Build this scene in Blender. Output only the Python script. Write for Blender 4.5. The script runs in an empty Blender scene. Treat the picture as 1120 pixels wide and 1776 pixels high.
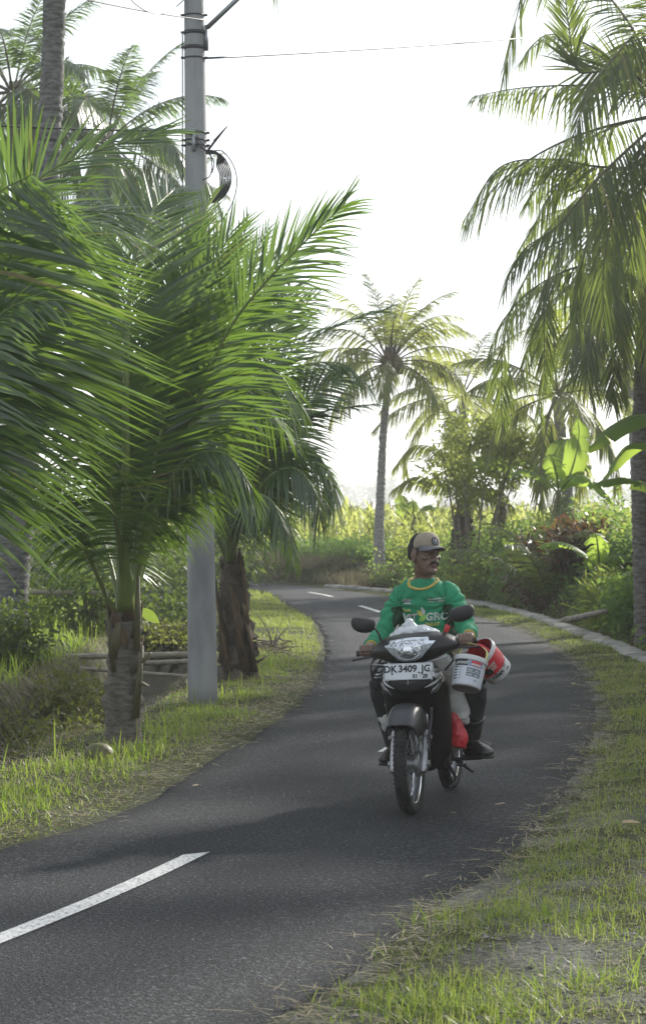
import bpy, math, random
import numpy as np
from mathutils import Vector, Matrix, noise as mnoise
from mathutils.bvhtree import BVHTree
R = math.radians
C = bpy.context.scene.collection
SC = bpy.context.scene
F, HC, YH = 3900.0, 1.75, 882.0          # focal length in photo pixels, eye height, horizon row
rng = np.random.default_rng(11)
random.seed(5)
UP = np.array((0, 0, 1.0))

def P(x, y, Z):
    return np.array(((x - 560) / F * Z, Z, HC - (y - YH) / F * Z))

def tag(o, label=None, cat=None, group=None, kind=None):
    if label: o['label'] = label
    if cat: o['category'] = cat
    if group: o['group'] = group
    if kind: o['kind'] = kind
    return o

def empty(name, loc, label=None, cat=None, group=None, rot=(0, 0, 0)):
    o = bpy.data.objects.new(name, None)
    o.empty_display_size = .1
    C.objects.link(o)
    o.location = [float(v) for v in loc]; o.rotation_euler = rot
    return tag(o, label, cat, group)

class MB:
    """collects polygons and links them as one mesh object"""
    def __init__(s): s.v = []; s.f = []; s.n = 0
    def add(s, v, faces, mi=0):
        v = np.asarray(v, float).reshape(-1, 3)
        if not isinstance(faces, np.ndarray):
            by = {}
            for f in faces: by.setdefault(len(f), []).append(f)
            faces = [np.array(x) for x in by.values()]
        else: faces = [faces]
        for f in faces: s.f.append((f + s.n, mi))
        s.v.append(v); s.n += len(v)
        return s
    def mesh(s, name, mats, smooth=True):
        me = bpy.data.meshes.new(name)
        v = np.concatenate(s.v) if s.v else np.zeros((0, 3))
        me.vertices.add(len(v)); me.vertices.foreach_set('co', v.astype(np.float32).ravel())
        loops = np.concatenate([f.ravel() for f, _ in s.f]); sizes = np.concatenate([np.full(len(f), f.shape[1]) for f, _ in s.f])
        mi = np.concatenate([np.full(len(f), m) for f, m in s.f])
        me.loops.add(len(loops)); me.loops.foreach_set('vertex_index', loops.astype(np.int32))
        me.polygons.add(len(sizes)); st = np.concatenate(([0], np.cumsum(sizes)[:-1]))
        me.polygons.foreach_set('loop_start', st.astype(np.int32))
        me.polygons.foreach_set('material_index', mi.astype(np.int32))
        me.update(calc_edges=True)
        me.polygons.foreach_set('use_smooth', np.full(len(sizes), bool(smooth)))
        for m in (mats if isinstance(mats, (list, tuple)) else [mats]): me.materials.append(m)
        me.validate(); me.update()
        return me
    def build(s, name, mats, parent=None, smooth=True, off=None, sharp=None):
        if off is not None:
            s.v = [v - np.asarray(off) for v in s.v]
        me = s.mesh(name, mats, smooth)
        o = bpy.data.objects.new(name, me); C.objects.link(o)
        if off is not None and parent is None: o.location = [float(q) for q in off]
        if parent: o.parent = parent
        if sharp: me.set_sharp_from_angle(angle=R(sharp))
        return o

def nrm(v):
    v = np.asarray(v, float)
    return v / np.maximum(np.linalg.norm(v, axis=-1, keepdims=True), 1e-9)

def catmull(pts, n):
    p = np.asarray(pts, float)
    if len(p) == 2: return p[0] + (p[1] - p[0]) * np.linspace(0, 1, n)[:, None]
    q = np.vstack((2 * p[0] - p[1], p, 2 * p[-1] - p[-2]))
    t = np.linspace(0, len(p) - 1 - 1e-9, n); i = t.astype(int); u = (t - i)[:, None]
    a, b, c, d = q[i], q[i + 1], q[i + 2], q[i + 3]
    return .5 * (2 * b + (c - a) * u + (2 * a - 5 * b + 4 * c - d) * u * u + (3 * b - a - 3 * c + d) * u ** 3)

def even(pts, n):
    """n points evenly spaced along a smooth curve through pts"""
    c = catmull(pts, max(200, n * 3))
    s = np.concatenate(([0], np.cumsum(np.linalg.norm(np.diff(c, axis=0), axis=1))))
    q = np.linspace(0, s[-1], n)
    return np.stack([np.interp(q, s, c[:, k]) for k in range(c.shape[1])], 1)

def tube(mb, pts, rad, sides=10, mi=0, hint=UP, cap=True, smoothn=0, power=1.0):
    """loft along pts; rad = scalar, list of scalars, or list of (r_side, r_up)"""
    p = np.asarray(pts, float)
    rad = np.array([(r, r) if np.isscalar(r) else r for r in (rad if hasattr(rad, '__len__') else [rad] * len(p))], float)
    if smoothn:
        k = np.linspace(0, 1, len(p)); p2 = catmull(p, smoothn); kk = np.linspace(0, 1, smoothn)
        rad = np.stack([np.interp(kk, k, rad[:, j]) for j in (0, 1)], 1); p = p2
    T = nrm(np.gradient(p, axis=0)); h = np.asarray(hint, float)
    S = np.cross(T, h); bad = np.linalg.norm(S, axis=1) < .05
    S[bad] = np.cross(T[bad], (0.0, 1.0, 0.01)); S = nrm(S); N = np.cross(S, T)
    a = np.linspace(0, 2 * math.pi, sides, endpoint=False); ca, sa = np.cos(a), np.sin(a)
    if power != 1: ca = np.sign(ca) * abs(ca) ** power; sa = np.sign(sa) * abs(sa) ** power
    v = p[:, None] + S[:, None] * (ca * rad[:, :1])[..., None] + N[:, None] * (sa * rad[:, 1:])[..., None]
    n = len(p); i, j = np.meshgrid(np.arange(n - 1), np.arange(sides), indexing='ij'); k = (j + 1) % sides
    f = np.stack((i * sides + j, i * sides + k, (i + 1) * sides + k, (i + 1) * sides + j), -1).reshape(-1, 4)
    fs = [tuple(x) for x in f]
    if cap: fs += [tuple(range(sides - 1, -1, -1)), tuple((n - 1) * sides + q for q in range(sides))]
    mb.add(v, fs if cap else f, mi)
    return mb

def ellipsoid(mb, c, r, rot=None, seg=20, rings=12, mi=0):
    th = np.linspace(0, math.pi, rings + 1)[1:-1]; ph = np.linspace(0, 2 * math.pi, seg, endpoint=False)
    v = [(0, 0, 1)] + [(math.sin(t) * math.cos(q), math.sin(t) * math.sin(q), math.cos(t)) for t in th for q in ph] + [(0, 0, -1)]
    v = np.array(v) * np.asarray(r)
    if rot is not None: v = v @ np.array(rot).T
    n = len(th); fs = [(0, 1 + j, 1 + (j + 1) % seg) for j in range(seg)]
    fs += [(1 + i * seg + j, 1 + (i + 1) * seg + j, 1 + (i + 1) * seg + (j + 1) % seg, 1 + i * seg + (j + 1) % seg) for i in range(n - 1) for j in range(seg)]
    e = len(v) - 1; fs += [(e, 1 + (n - 1) * seg + (j + 1) % seg, 1 + (n - 1) * seg + j) for j in range(seg)]
    return mb.add(v + np.asarray(c), fs, mi)

def rings(mb, rs, mi=0, cap=True, close=True):
    """skin a list of rings with equal point counts"""
    rs = np.asarray(rs, float); n, m = rs.shape[:2]
    fs = [(i * m + j, i * m + (j + 1) % m, (i + 1) * m + (j + 1) % m, (i + 1) * m + j) for i in range(n - 1) for j in range(m if close else m - 1)]
    if cap: fs += [tuple(range(m - 1, -1, -1)), tuple((n - 1) * m + q for q in range(m))]
    return mb.add(rs, fs, mi)

def boxm(mb, c, s, rot=None, mi=0, bev=0.0):
    c = np.asarray(c, float); s = np.asarray(s, float) / 2
    b = min(bev, s.min() * .9)
    prof = [(-1, -1), (1, -1), (1, 1), (-1, 1)]
    rs = []
    for z, ins in ((-s[2], b), (-s[2] + b, 0), (s[2] - b, 0), (s[2], b)) if b else ((-s[2], 0), (s[2], 0)):
        ring = []
        for px, py in prof:
            ex, ey = s[0] - ins, s[1] - ins
            if b: ring += [(px * ex, py * (ey - b), z), (px * (ex - b), py * ey, z)] if px * py > 0 else [(px * (ex - b), py * ey, z), (px * ex, py * (ey - b), z)]
            else: ring.append((px * ex, py * ey, z))
        rs.append(ring)
    v = np.array(rs)
    if rot is not None: v = v @ np.array(rot).T
    return rings(mb, v + c, mi)

def torus(mb, c, Rr, r, axis='x', sides=10, seg=48, mi=0, prof=None):
    """ring about axis; prof = list of (radius offset, axial offset) for a non-round section"""
    a = np.linspace(0, 2 * math.pi, seg, endpoint=False)
    if prof is None:
        b = np.linspace(0, 2 * math.pi, sides, endpoint=False); prof = np.stack((np.cos(b) * r, np.sin(b) * r), 1)
    prof = np.asarray(prof); m = len(prof)
    rad = Rr + prof[:, 0]
    u, w = np.cos(a)[:, None] * rad, np.sin(a)[:, None] * rad; ax = np.broadcast_to(prof[:, 1], u.shape)
    v = {'x': (ax, u, w), 'y': (u, ax, w), 'z': (u, w, ax)}[axis]
    v = np.stack(v, -1) + np.asarray(c)
    fs = np.array([(i * m + j, i * m + (j + 1) % m, ((i + 1) % seg) * m + (j + 1) % m, ((i + 1) % seg) * m + j) for i in range(seg) for j in range(m)])
    return mb.add(v, fs, mi)

def strips(mb, base, d, w, L, W, droop, segs=3, mi=0, shape='blade', curl=None):
    """many leaf ribbons at once: base, direction, width vector, length, width, droop"""
    n = len(base); L = np.broadcast_to(L, n); W = np.broadcast_to(W, n); droop = np.broadcast_to(droop, n)
    s = np.linspace(0, 1, segs + 1)
    if shape == 'blade': pw = (1 - s) ** .6
    elif shape == 'leaf': pw = np.sin(math.pi * np.clip(s * .9 + .1, 0, 1)) ** .8
    else: pw = np.minimum(1, .45 + s * 3) * (1 - s ** 2.5)
    g = np.array((0, 0, -1.0))
    p = base[:, None] + L[:, None, None] * (d[:, None] * s[None, :, None] * (1 - .25 * np.abs(droop))[:, None, None] + g * (droop[:, None] * s[None] ** 2)[..., None])
    if curl is not None: p = p + curl[:, None] * (L[:, None] * s[None] ** 2)[..., None]
    off = w[:, None] * (W[:, None] * pw[None] * .5)[..., None]
    a, b = p - off, p + off
    m = 2 * segs + 1
    v = np.empty((n, m, 3)); v[:, 0:2 * segs:2] = a[:, :-1]; v[:, 1:2 * segs:2] = b[:, :-1]; v[:, -1] = p[:, -1]
    o = (np.arange(n) * m)[:, None]
    k0 = mb.n
    q = [np.stack((o[:, 0] + 2 * i, o[:, 0] + 2 * i + 1, o[:, 0] + 2 * i + 3, o[:, 0] + 2 * i + 2), 1) for i in range(segs - 1)]
    t = np.stack((o[:, 0] + 2 * segs - 2, o[:, 0] + 2 * segs - 1, o[:, 0] + m - 1), 1)
    mb.v.append(v.reshape(-1, 3)); mb.n += n * m
    if q: mb.f.append((np.concatenate(q) + k0, mi))
    mb.f.append((t + k0, mi))
    return mb

# ---------------------------------------------------------------- materials
def newmat(name):
    m = bpy.data.materials.new(name); m.use_nodes = True
    nt = m.node_tree; nt.nodes.clear()
    out = nt.nodes.new('ShaderNodeOutputMaterial')
    return m, nt, out

def node(nt, typ, **kw):
    n = nt.nodes.new(typ)
    for k, v in kw.items():
        if k.startswith('i_'): n.inputs[k[2:].replace('_', ' ')].default_value = v
        elif isinstance(k, str): setattr(n, k, v)
    return n

def ramp(nt, fac, stops):
    r = nt.nodes.new('ShaderNodeValToRGB'); e = r.color_ramp.elements
    while len(e) < len(stops): e.new(.5)
    for q, (p, c) in zip(e, stops): q.position = p; q.color = (*c, 1)
    nt.links.new(fac, r.inputs[0]); return r.outputs[0]

def mat(name, col, rough=.6, metal=0, col2=None, scale=20, bump=0, bscale=80, coat=0, spec=.5, detail=4, lo=.35, hi=.65, stretch=None, rvar=0, sub=0):
    """principled with two colours mixed by noise and an optional bump"""
    m, nt, out = newmat(name)
    b = node(nt, 'ShaderNodeBsdfPrincipled'); b.inputs['Roughness'].default_value = rough; b.inputs['Metallic'].default_value = metal
    b.inputs['Coat Weight'].default_value = coat; b.inputs['Specular IOR Level'].default_value = spec; b.inputs['Coat Roughness'].default_value = .12
    b.inputs['Base Color'].default_value = (*col, 1)
    tc = node(nt, 'ShaderNodeTexCoord'); vec = tc.outputs['Object']
    if stretch:
        mp = node(nt, 'ShaderNodeMapping'); mp.inputs['Scale'].default_value = stretch; nt.links.new(vec, mp.inputs[0]); vec = mp.outputs[0]
    if col2:
        n = node(nt, 'ShaderNodeTexNoise'); n.inputs['Scale'].default_value = scale; n.inputs['Detail'].default_value = detail; nt.links.new(vec, n.inputs[0])
        nt.links.new(ramp(nt, n.outputs[0], [(lo, col), (hi, col2)]), b.inputs['Base Color'])
        if rvar:
            mr = node(nt, 'ShaderNodeMapRange'); mr.inputs['To Min'].default_value = rough - rvar; mr.inputs['To Max'].default_value = rough + rvar
            nt.links.new(n.outputs[0], mr.inputs[0]); nt.links.new(mr.outputs[0], b.inputs['Roughness'])
    if bump:
        n2 = node(nt, 'ShaderNodeTexNoise'); n2.inputs['Scale'].default_value = bscale; n2.inputs['Detail'].default_value = 6; nt.links.new(vec, n2.inputs[0])
        bp = node(nt, 'ShaderNodeBump'); bp.inputs['Strength'].default_value = bump; bp.inputs['Distance'].default_value = .02
        nt.links.new(n2.outputs[0], bp.inputs['Height']); nt.links.new(bp.outputs[0], b.inputs['Normal'])
    nt.links.new(b.outputs[0], out.inputs[0])
    return m

def leafmat(name, cols, tcol, tf=.42, rough=.42, spec=.5, nscale=1.5, dead=0):
    """leaf: each blade its own colour, light let through from behind"""
    m, nt, out = newmat(name)
    g = node(nt, 'ShaderNodeNewGeometry'); tc = node(nt, 'ShaderNodeTexCoord')
    n = node(nt, 'ShaderNodeTexNoise'); n.inputs['Scale'].default_value = nscale; nt.links.new(tc.outputs['Object'], n.inputs[0])
    a = node(nt, 'ShaderNodeMath', operation='MULTIPLY_ADD'); a.inputs[1].default_value = .55; nt.links.new(g.outputs['Random Per Island'], a.inputs[0])
    s = node(nt, 'ShaderNodeMath', operation='MULTIPLY'); s.inputs[1].default_value = .45; nt.links.new(n.outputs[0], s.inputs[0]); nt.links.new(s.outputs[0], a.inputs[2])
    k = len(cols); c = ramp(nt, a.outputs[0], [(.12 + .76 * i / max(1, k - 1), q) for i, q in enumerate(cols)])
    if dead:
        gt = node(nt, 'ShaderNodeMath', operation='GREATER_THAN'); gt.inputs[1].default_value = 1 - dead; nt.links.new(g.outputs['Random Per Island'], gt.inputs[0])
        dm = node(nt, 'ShaderNodeMix', data_type='RGBA'); nt.links.new(gt.outputs[0], dm.inputs[0]); nt.links.new(c, dm.inputs[6]); dm.inputs[7].default_value = (.24, .19, .09, 1); c = dm.outputs[2]
    b = node(nt, 'ShaderNodeBsdfPrincipled'); b.inputs['Roughness'].default_value = rough; b.inputs['Specular IOR Level'].default_value = spec
    nt.links.new(c, b.inputs['Base Color'])
    t = node(nt, 'ShaderNodeBsdfTranslucent')
    mx = node(nt, 'ShaderNodeMix', data_type='RGBA', blend_type='MULTIPLY'); mx.inputs[0].default_value = 0
    hs = node(nt, 'ShaderNodeMix', data_type='RGBA'); hs.inputs[0].default_value = .65; nt.links.new(c, hs.inputs[6]); hs.inputs[7].default_value = (*tcol, 1)
    nt.links.new(hs.outputs[2], t.inputs[0])
    x = node(nt, 'ShaderNodeMixShader'); x.inputs[0].default_value = tf
    nt.links.new(b.outputs[0], x.inputs[1]); nt.links.new(t.outputs[0], x.inputs[2]); nt.links.new(x.outputs[0], out.inputs[0])
    return m

M = {}
M['palm'] = leafmat('palm_leaf', [(.016, .042, .010), (.028, .068, .016), (.062, .108, .030)], (.32, .52, .05), .34, .28, .8, dead=.03)
M['palm_old'] = leafmat('old_palm_leaf', [(.032, .06, .018), (.055, .092, .026), (.11, .13, .04)], (.34, .44, .06), .46, .38, .5, dead=.07)
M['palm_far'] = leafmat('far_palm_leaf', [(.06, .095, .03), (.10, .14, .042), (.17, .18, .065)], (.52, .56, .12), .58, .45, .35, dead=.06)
M['petiole'] = mat('palm_petiole', (.15, .19, .045), .45, 0, (.10, .14, .03), 6, .15, 60)
M['petiole_old'] = mat('old_palm_petiole', (.12, .10, .045), .6, 0, (.07, .07, .03), 6, .2, 60)
M['trunk'] = mat('palm_trunk_bark', (.105, .095, .08), .85, 0, (.20, .185, .165), 9, .9, 30, stretch=(1, 1, 3.2), lo=.4, hi=.62)
M['trunk_pale'] = mat('pale_palm_bark', (.17, .165, .155), .85, 0, (.32, .31, .29), 9, .8, 30, stretch=(1, 1, 3.2), lo=.38, hi=.62)
M['trunk_grey'] = mat('grey_palm_bark', (.095, .093, .088), .88, 0, (.21, .205, .19), 9, .9, 30, stretch=(1, 1, 3.2), lo=.38, hi=.62)
M['trunk_dark'] = mat('fibrous_bark', (.045, .036, .026), .9, 0, (.12, .095, .068), 12, 1, 45, stretch=(1, 1, .5))
M['trunk_young'] = mat('young_trunk_bark', (.085, .075, .06), .9, 0, (.19, .17, .14), 11, 1, 40, stretch=(1, 1, 3), lo=.35, hi=.62)
M['fibre'] = mat('palm_fibre', (.07, .045, .025), .9, 0, (.15, .10, .055), 30, .8, 60, stretch=(1, 1, .2))
M['grass'] = leafmat('verge_grass_blade', [(.06, .115, .016), (.10, .165, .024), (.15, .20, .035), (.27, .245, .09), (.34, .29, .14)], (.40, .58, .05), .48, .45, .35)
M['grass_short'] = leafmat('short_grass_blade', [(.09, .15, .03), (.14, .22, .042), (.20, .25, .06), (.31, .29, .14), (.40, .37, .22)], (.50, .60, .09), .42, .5, .3)
M['straw'] = leafmat('dry_straw', [(.20, .16, .08), (.32, .27, .16), (.42, .37, .25)], (.45, .38, .2), .25, .6, .3)
M['drygrass'] = leafmat('dry_grass', [(.16, .14, .09), (.26, .22, .14), (.18, .20, .09)], (.3, .26, .12), .35, .6, .3)
M['herb'] = leafmat('herb_leaf', [(.075, .145, .05), (.12, .21, .07), (.185, .26, .09)], (.42, .60, .09), .47, .6, .2)
M['herb_dark'] = leafmat('dark_herb_leaf', [(.03, .055, .016), (.05, .085, .024), (.09, .12, .035)], (.26, .36, .05), .34, .6, .2)  # darker olive leaf for the bushes beyond the left ditch
M['herb_pale'] = leafmat('pale_herb_leaf', [(.08, .125, .03), (.12, .17, .042), (.19, .22, .06)], (.60, .66, .13), .62, .6, .2)
M['croton'] = leafmat('croton_leaf', [(.035, .025, .018), (.075, .035, .022), (.05, .055, .02), (.11, .06, .025)], (.32, .16, .04), .35, .4, .5)
M['ivy'] = leafmat('ditch_bush_leaf', [(.035, .06, .015), (.07, .095, .02), (.12, .115, .04), (.16, .12, .055)], (.34, .38, .06), .4, .5, .35)
M['banana'] = leafmat('banana_leaf', [(.08, .15, .026), (.12, .20, .035)], (.50, .66, .09), .64, .42, .4, .8)
M['banana_stem'] = mat('banana_stem', (.13, .14, .05), .55, 0, (.09, .07, .035), 7, .3, 40, stretch=(1, 1, .2))
M['corn'] = leafmat('corn_leaf', [(.14, .20, .04), (.22, .27, .06), (.36, .34, .15)], (.72, .76, .2), .6, .45, .35)
M['tassel'] = mat('corn_tassel', (.36, .28, .13), .8)
M['twig'] = mat('dry_twig', (.10, .075, .05), .85, 0, (.2, .17, .13), 20, .4, 60)
M['log'] = mat('pale_log', (.28, .25, .2), .8, 0, (.16, .14, .11), 14, .5, 40)
M['bamboo'] = mat('old_bamboo', (.34, .31, .22), .5, 0, (.19, .17, .12), 8, .25, 40, stretch=(.3, 3, 3))
M['coconut'] = mat('coconut_husk', (.10, .11, .03), .6, 0, (.10, .075, .035), 9, .2, 30)

def pole_concrete():
    m = mat('pole_concrete', (.21, .21, .21), .85, 0, (.34, .34, .335), 5, .5, 120, stretch=(1, 1, .22), lo=.34, hi=.62, detail=8)
    return m
M['pole'] = pole_concrete()
M['kerb'] = mat('weathered_concrete', (.13, .125, .11), .9, 0, (.27, .26, .24), 5, .8, 26, lo=.38, hi=.6)
M['darkwall'] = mat('dark_wall_concrete', (.010, .011, .008), .95, 0, (.028, .028, .022), 5, .5, 25, spec=.05)  # near-black concrete tones mixed by noise
M['black_rubber'] = mat('black_cable', (.018, .018, .019), .5)
M['steel'] = mat('galvanised_steel', (.30, .31, .32), .45, .8)
M['iron'] = mat('dark_iron', (.05, .05, .055), .55, .6)

def asphalt():
    m, nt, out = newmat('asphalt')
    tc = node(nt, 'ShaderNodeTexCoord'); v = tc.outputs['Object']
    b = node(nt, 'ShaderNodeBsdfPrincipled'); b.inputs['Specular IOR Level'].default_value = .22
    n1 = node(nt, 'ShaderNodeTexNoise'); n1.inputs['Scale'].default_value = 52; n1.inputs['Detail'].default_value = 5; n1.inputs['Roughness'].default_value = .8
    n2 = node(nt, 'ShaderNodeTexNoise'); n2.inputs['Scale'].default_value = .9; n2.inputs['Detail'].default_value = 7
    vo = node(nt, 'ShaderNodeTexVoronoi'); vo.inputs['Scale'].default_value = 90
    for x in (n1, n2, vo): nt.links.new(v, x.inputs[0])
    base = ramp(nt, n1.outputs[0], [(.39, (.002, .0026, .004)), (.49, (.0125, .0145, .018)), (.57, (.037, .041, .047)), (.64, (.17, .175, .175))])
    big = ramp(nt, n2.outputs[0], [(.32, (.72, .73, .76)), (.5, (.98, .98, .98)), (.68, (1.35, 1.32, 1.26))])
    mx = node(nt, 'ShaderNodeMix', data_type='RGBA', blend_type='MULTIPLY'); mx.inputs[0].default_value = 1
    nt.links.new(base, mx.inputs[6]); nt.links.new(big, mx.inputs[7]); nt.links.new(mx.outputs[2], b.inputs['Base Color'])
    rr = node(nt, 'ShaderNodeMapRange'); rr.inputs['To Min'].default_value = .62; rr.inputs['To Max'].default_value = .9
    nt.links.new(n1.outputs[0], rr.inputs[0]); nt.links.new(rr.outputs[0], b.inputs['Roughness'])
    ad = node(nt, 'ShaderNodeMath', operation='SUBTRACT'); nt.links.new(n1.outputs[0], ad.inputs[0])
    sc = node(nt, 'ShaderNodeMath', operation='MULTIPLY'); sc.inputs[1].default_value = .8; nt.links.new(vo.outputs[0], sc.inputs[0]); nt.links.new(sc.outputs[0], ad.inputs[1])
    bp = node(nt, 'ShaderNodeBump'); bp.inputs['Strength'].default_value = 1; bp.inputs['Distance'].default_value = .015
    nt.links.new(ad.outputs[0], bp.inputs['Height']); nt.links.new(bp.outputs[0], b.inputs['Normal'])
    nt.links.new(b.outputs[0], out.inputs[0]); return m
M['asphalt'] = asphalt()

def linepaint():
    m, nt, out = newmat('worn_road_paint')
    tc = node(nt, 'ShaderNodeTexCoord'); b = node(nt, 'ShaderNodeBsdfPrincipled'); b.inputs['Roughness'].default_value = .75
    n = node(nt, 'ShaderNodeTexNoise'); n.inputs['Scale'].default_value = 70; n.inputs['Detail'].default_value = 6; nt.links.new(tc.outputs['Object'], n.inputs[0])
    nt.links.new(ramp(nt, n.outputs[0], [(.36, (.10, .10, .10)), (.44, (.44, .44, .42)), (.7, (.60, .60, .58))]), b.inputs['Base Color'])
    bp = node(nt, 'ShaderNodeBump'); bp.inputs['Strength'].default_value = .5; bp.inputs['Distance'].default_value = .01
    nt.links.new(n.outputs[0], bp.inputs['Height']); nt.links.new(bp.outputs[0], b.inputs['Normal'])
    nt.links.new(b.outputs[0], out.inputs[0]); return m
M['paint'] = linepaint()

def soil():
    m, nt, out = newmat('soil_and_gravel')
    tc = node(nt, 'ShaderNodeTexCoord'); v = tc.outputs['Object']
    b = node(nt, 'ShaderNodeBsdfPrincipled'); b.inputs['Roughness'].default_value = .95; b.inputs['Specular IOR Level'].default_value = .15
    n1 = node(nt, 'ShaderNodeTexNoise'); n1.inputs['Scale'].default_value = 45; n1.inputs['Detail'].default_value = 8; n1.inputs['Roughness'].default_value = .7
    n2 = node(nt, 'ShaderNodeTexNoise'); n2.inputs['Scale'].default_value = 1.7; n2.inputs['Detail'].default_value = 6
    n3 = node(nt, 'ShaderNodeTexVoronoi'); n3.inputs['Scale'].default_value = 38
    for x in (n1, n2, n3): nt.links.new(v, x.inputs[0])
    grav = ramp(nt, n1.outputs[0], [(.3, (.10, .098, .092)), (.5, (.22, .215, .205)), (.7, (.38, .375, .36))])
    earth = ramp(nt, n1.outputs[0], [(.3, (.035, .034, .018)), (.55, (.085, .085, .04)), (.7, (.17, .15, .09))])
    mx = node(nt, 'ShaderNodeMix', data_type='RGBA'); nt.links.new(ramp(nt, n2.outputs[0], [(.42, (0, 0, 0)), (.56, (1, 1, 1))]), mx.inputs[0])
    nt.links.new(grav, mx.inputs[6]); nt.links.new(earth, mx.inputs[7])
    at = node(nt, 'ShaderNodeAttribute', attribute_name='green')
    m2 = node(nt, 'ShaderNodeMix', data_type='RGBA'); nt.links.new(at.outputs['Fac'], m2.inputs[0]); nt.links.new(mx.outputs[2], m2.inputs[6])
    nt.links.new(ramp(nt, n1.outputs[0], [(.3, (.022, .030, .011)), (.6, (.06, .07, .022)), (.75, (.12, .10, .05))]), m2.inputs[7])
    nt.links.new(m2.outputs[2], b.inputs['Base Color'])
    ad = node(nt, 'ShaderNodeMath', operation='SUBTRACT'); nt.links.new(n1.outputs[0], ad.inputs[0]); nt.links.new(n3.outputs[0], ad.inputs[1])
    bp = node(nt, 'ShaderNodeBump'); bp.inputs['Strength'].default_value = .9; bp.inputs['Distance'].default_value = .03
    nt.links.new(ad.outputs[0], bp.inputs['Height']); nt.links.new(bp.outputs[0], b.inputs['Normal'])
    nt.links.new(b.outputs[0], out.inputs[0]); return m
M['soil'] = soil()

def water():
    m, nt, out = newmat('ditch_water')
    b = node(nt, 'ShaderNodeBsdfPrincipled'); b.inputs['Base Color'].default_value = (.03, .035, .03, 1); b.inputs['Roughness'].default_value = .08
    tc = node(nt, 'ShaderNodeTexCoord'); n = node(nt, 'ShaderNodeTexNoise'); n.inputs['Scale'].default_value = 7; n.inputs['Detail'].default_value = 4
    nt.links.new(tc.outputs['Object'], n.inputs[0])
    bp = node(nt, 'ShaderNodeBump'); bp.inputs['Strength'].default_value = .7; bp.inputs['Distance'].default_value = .06
    nt.links.new(n.outputs[0], bp.inputs['Height']); nt.links.new(bp.outputs[0], b.inputs['Normal']); nt.links.new(b.outputs[0], out.inputs[0]); return m
M['water'] = water()
# ---------------------------------------------------------------- the lie of the land (metres; x right, y away, z up)
LEFT = even([(-8.5, 0), (-6.4, 3), (-4.6, 5.8), (-3.2, 8.2), (-2.3, 10.2), (-1.68, 11.7), (-1.42, 12.3), (-1.08, 13.57), (-.777, 15.95), (-.557, 17.4), (-.302, 19.6), (-.114, 22.2), (-.02, 25),
             (.015, 28.3), (-.041, 32.2), (-.175, 35.9), (-.535, 40.1), (-.74, 42.4), (-1.23, 47), (-2.6, 51.4), (-5.5, 55.2), (-12, 60), (-30, 67)], 260)
RIGHT = even([(-5.5, -1), (-3.6, 1.9), (-2.2, 4.1), (-.95, 6.2), (0, 8.05), (.231, 8.85), (.398, 9.6), (.822, 10.87), (1.088, 12.1), (1.458, 13.7), (1.774, 15.4), (2.1, 17.4), (2.52, 20.9), (2.80, 24.5), (2.9, 27.4),
              (2.91, 30.7), (2.79, 33.6), (2.456, 36.9), (1.95, 41), (1.22, 45.4), (.5, 48.4), (-.2, 50.8), (-1.2, 53.2), (-3, 56.6), (-6, 60), (-12, 64), (-30, 70.5)], 260)
KERB = even([(2.2, 7), (2.75, 10), (3.25, 14), (3.65, 18.5), (3.84, 23), (3.84, 27), (3.73, 31), (3.6, 34.3), (3.45, 36.9), (3.05, 40.6), (2.45, 43.8), (1.7, 46.8), (.95, 48.9), (.25, 50.7)], 200)
DITCH = even([(-5.5, 6), (-4.2, 10), (-3.4, 13.5), (-2.85, 16), (-2.36, 18.5), (-2.12, 21), (-1.98, 24), (-1.95, 28), (-2.0, 31), (-2.35, 36), (-3, 42), (-4.5, 49), (-9, 57)], 200)

def sdist(p, poly):
    """signed distance to a polyline (positive on its right side)"""
    p = np.asarray(p, float).reshape(-1, 2); out = np.empty(len(p))
    a, d = poly[:-1], np.diff(poly, axis=0); L2 = (d ** 2).sum(1)
    for k in range(0, len(p), 20000):
        q = p[k:k + 20000, None] - a[None]
        t = np.clip((q * d).sum(-1) / L2, 0, 1)
        r = q - t[..., None] * d; dd = (r ** 2).sum(-1); i = dd.argmin(1); j = np.arange(len(i))
        cr = d[i, 0] * q[j, i, 1] - d[i, 1] * q[j, i, 0]
        out[k:k + 20000] = np.sqrt(dd[j, i]) * np.where(cr > 0, -1, 1)
    return out

def sstep(a, b, x):
    t = np.clip((x - a) / (b - a), 0, 1); return t * t * (3 - 2 * t)

def vnoise(x, y, s, seed=0):
    """smooth value noise on arrays"""
    x, y = x * s + seed * 17.3, y * s - seed * 9.1
    xi, yi = np.floor(x).astype(np.int64), np.floor(y).astype(np.int64); fx, fy = x - xi, y - yi
    h = lambda a, b: ((np.sin(a * 127.1 + b * 311.7) * 43758.5453) % 1.0)
    fx, fy = fx * fx * (3 - 2 * fx), fy * fy * (3 - 2 * fy)
    return (h(xi, yi) * (1 - fx) + h(xi + 1, yi) * fx) * (1 - fy) + (h(xi, yi + 1) * (1 - fx) + h(xi + 1, yi + 1) * fx) * fy

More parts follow.
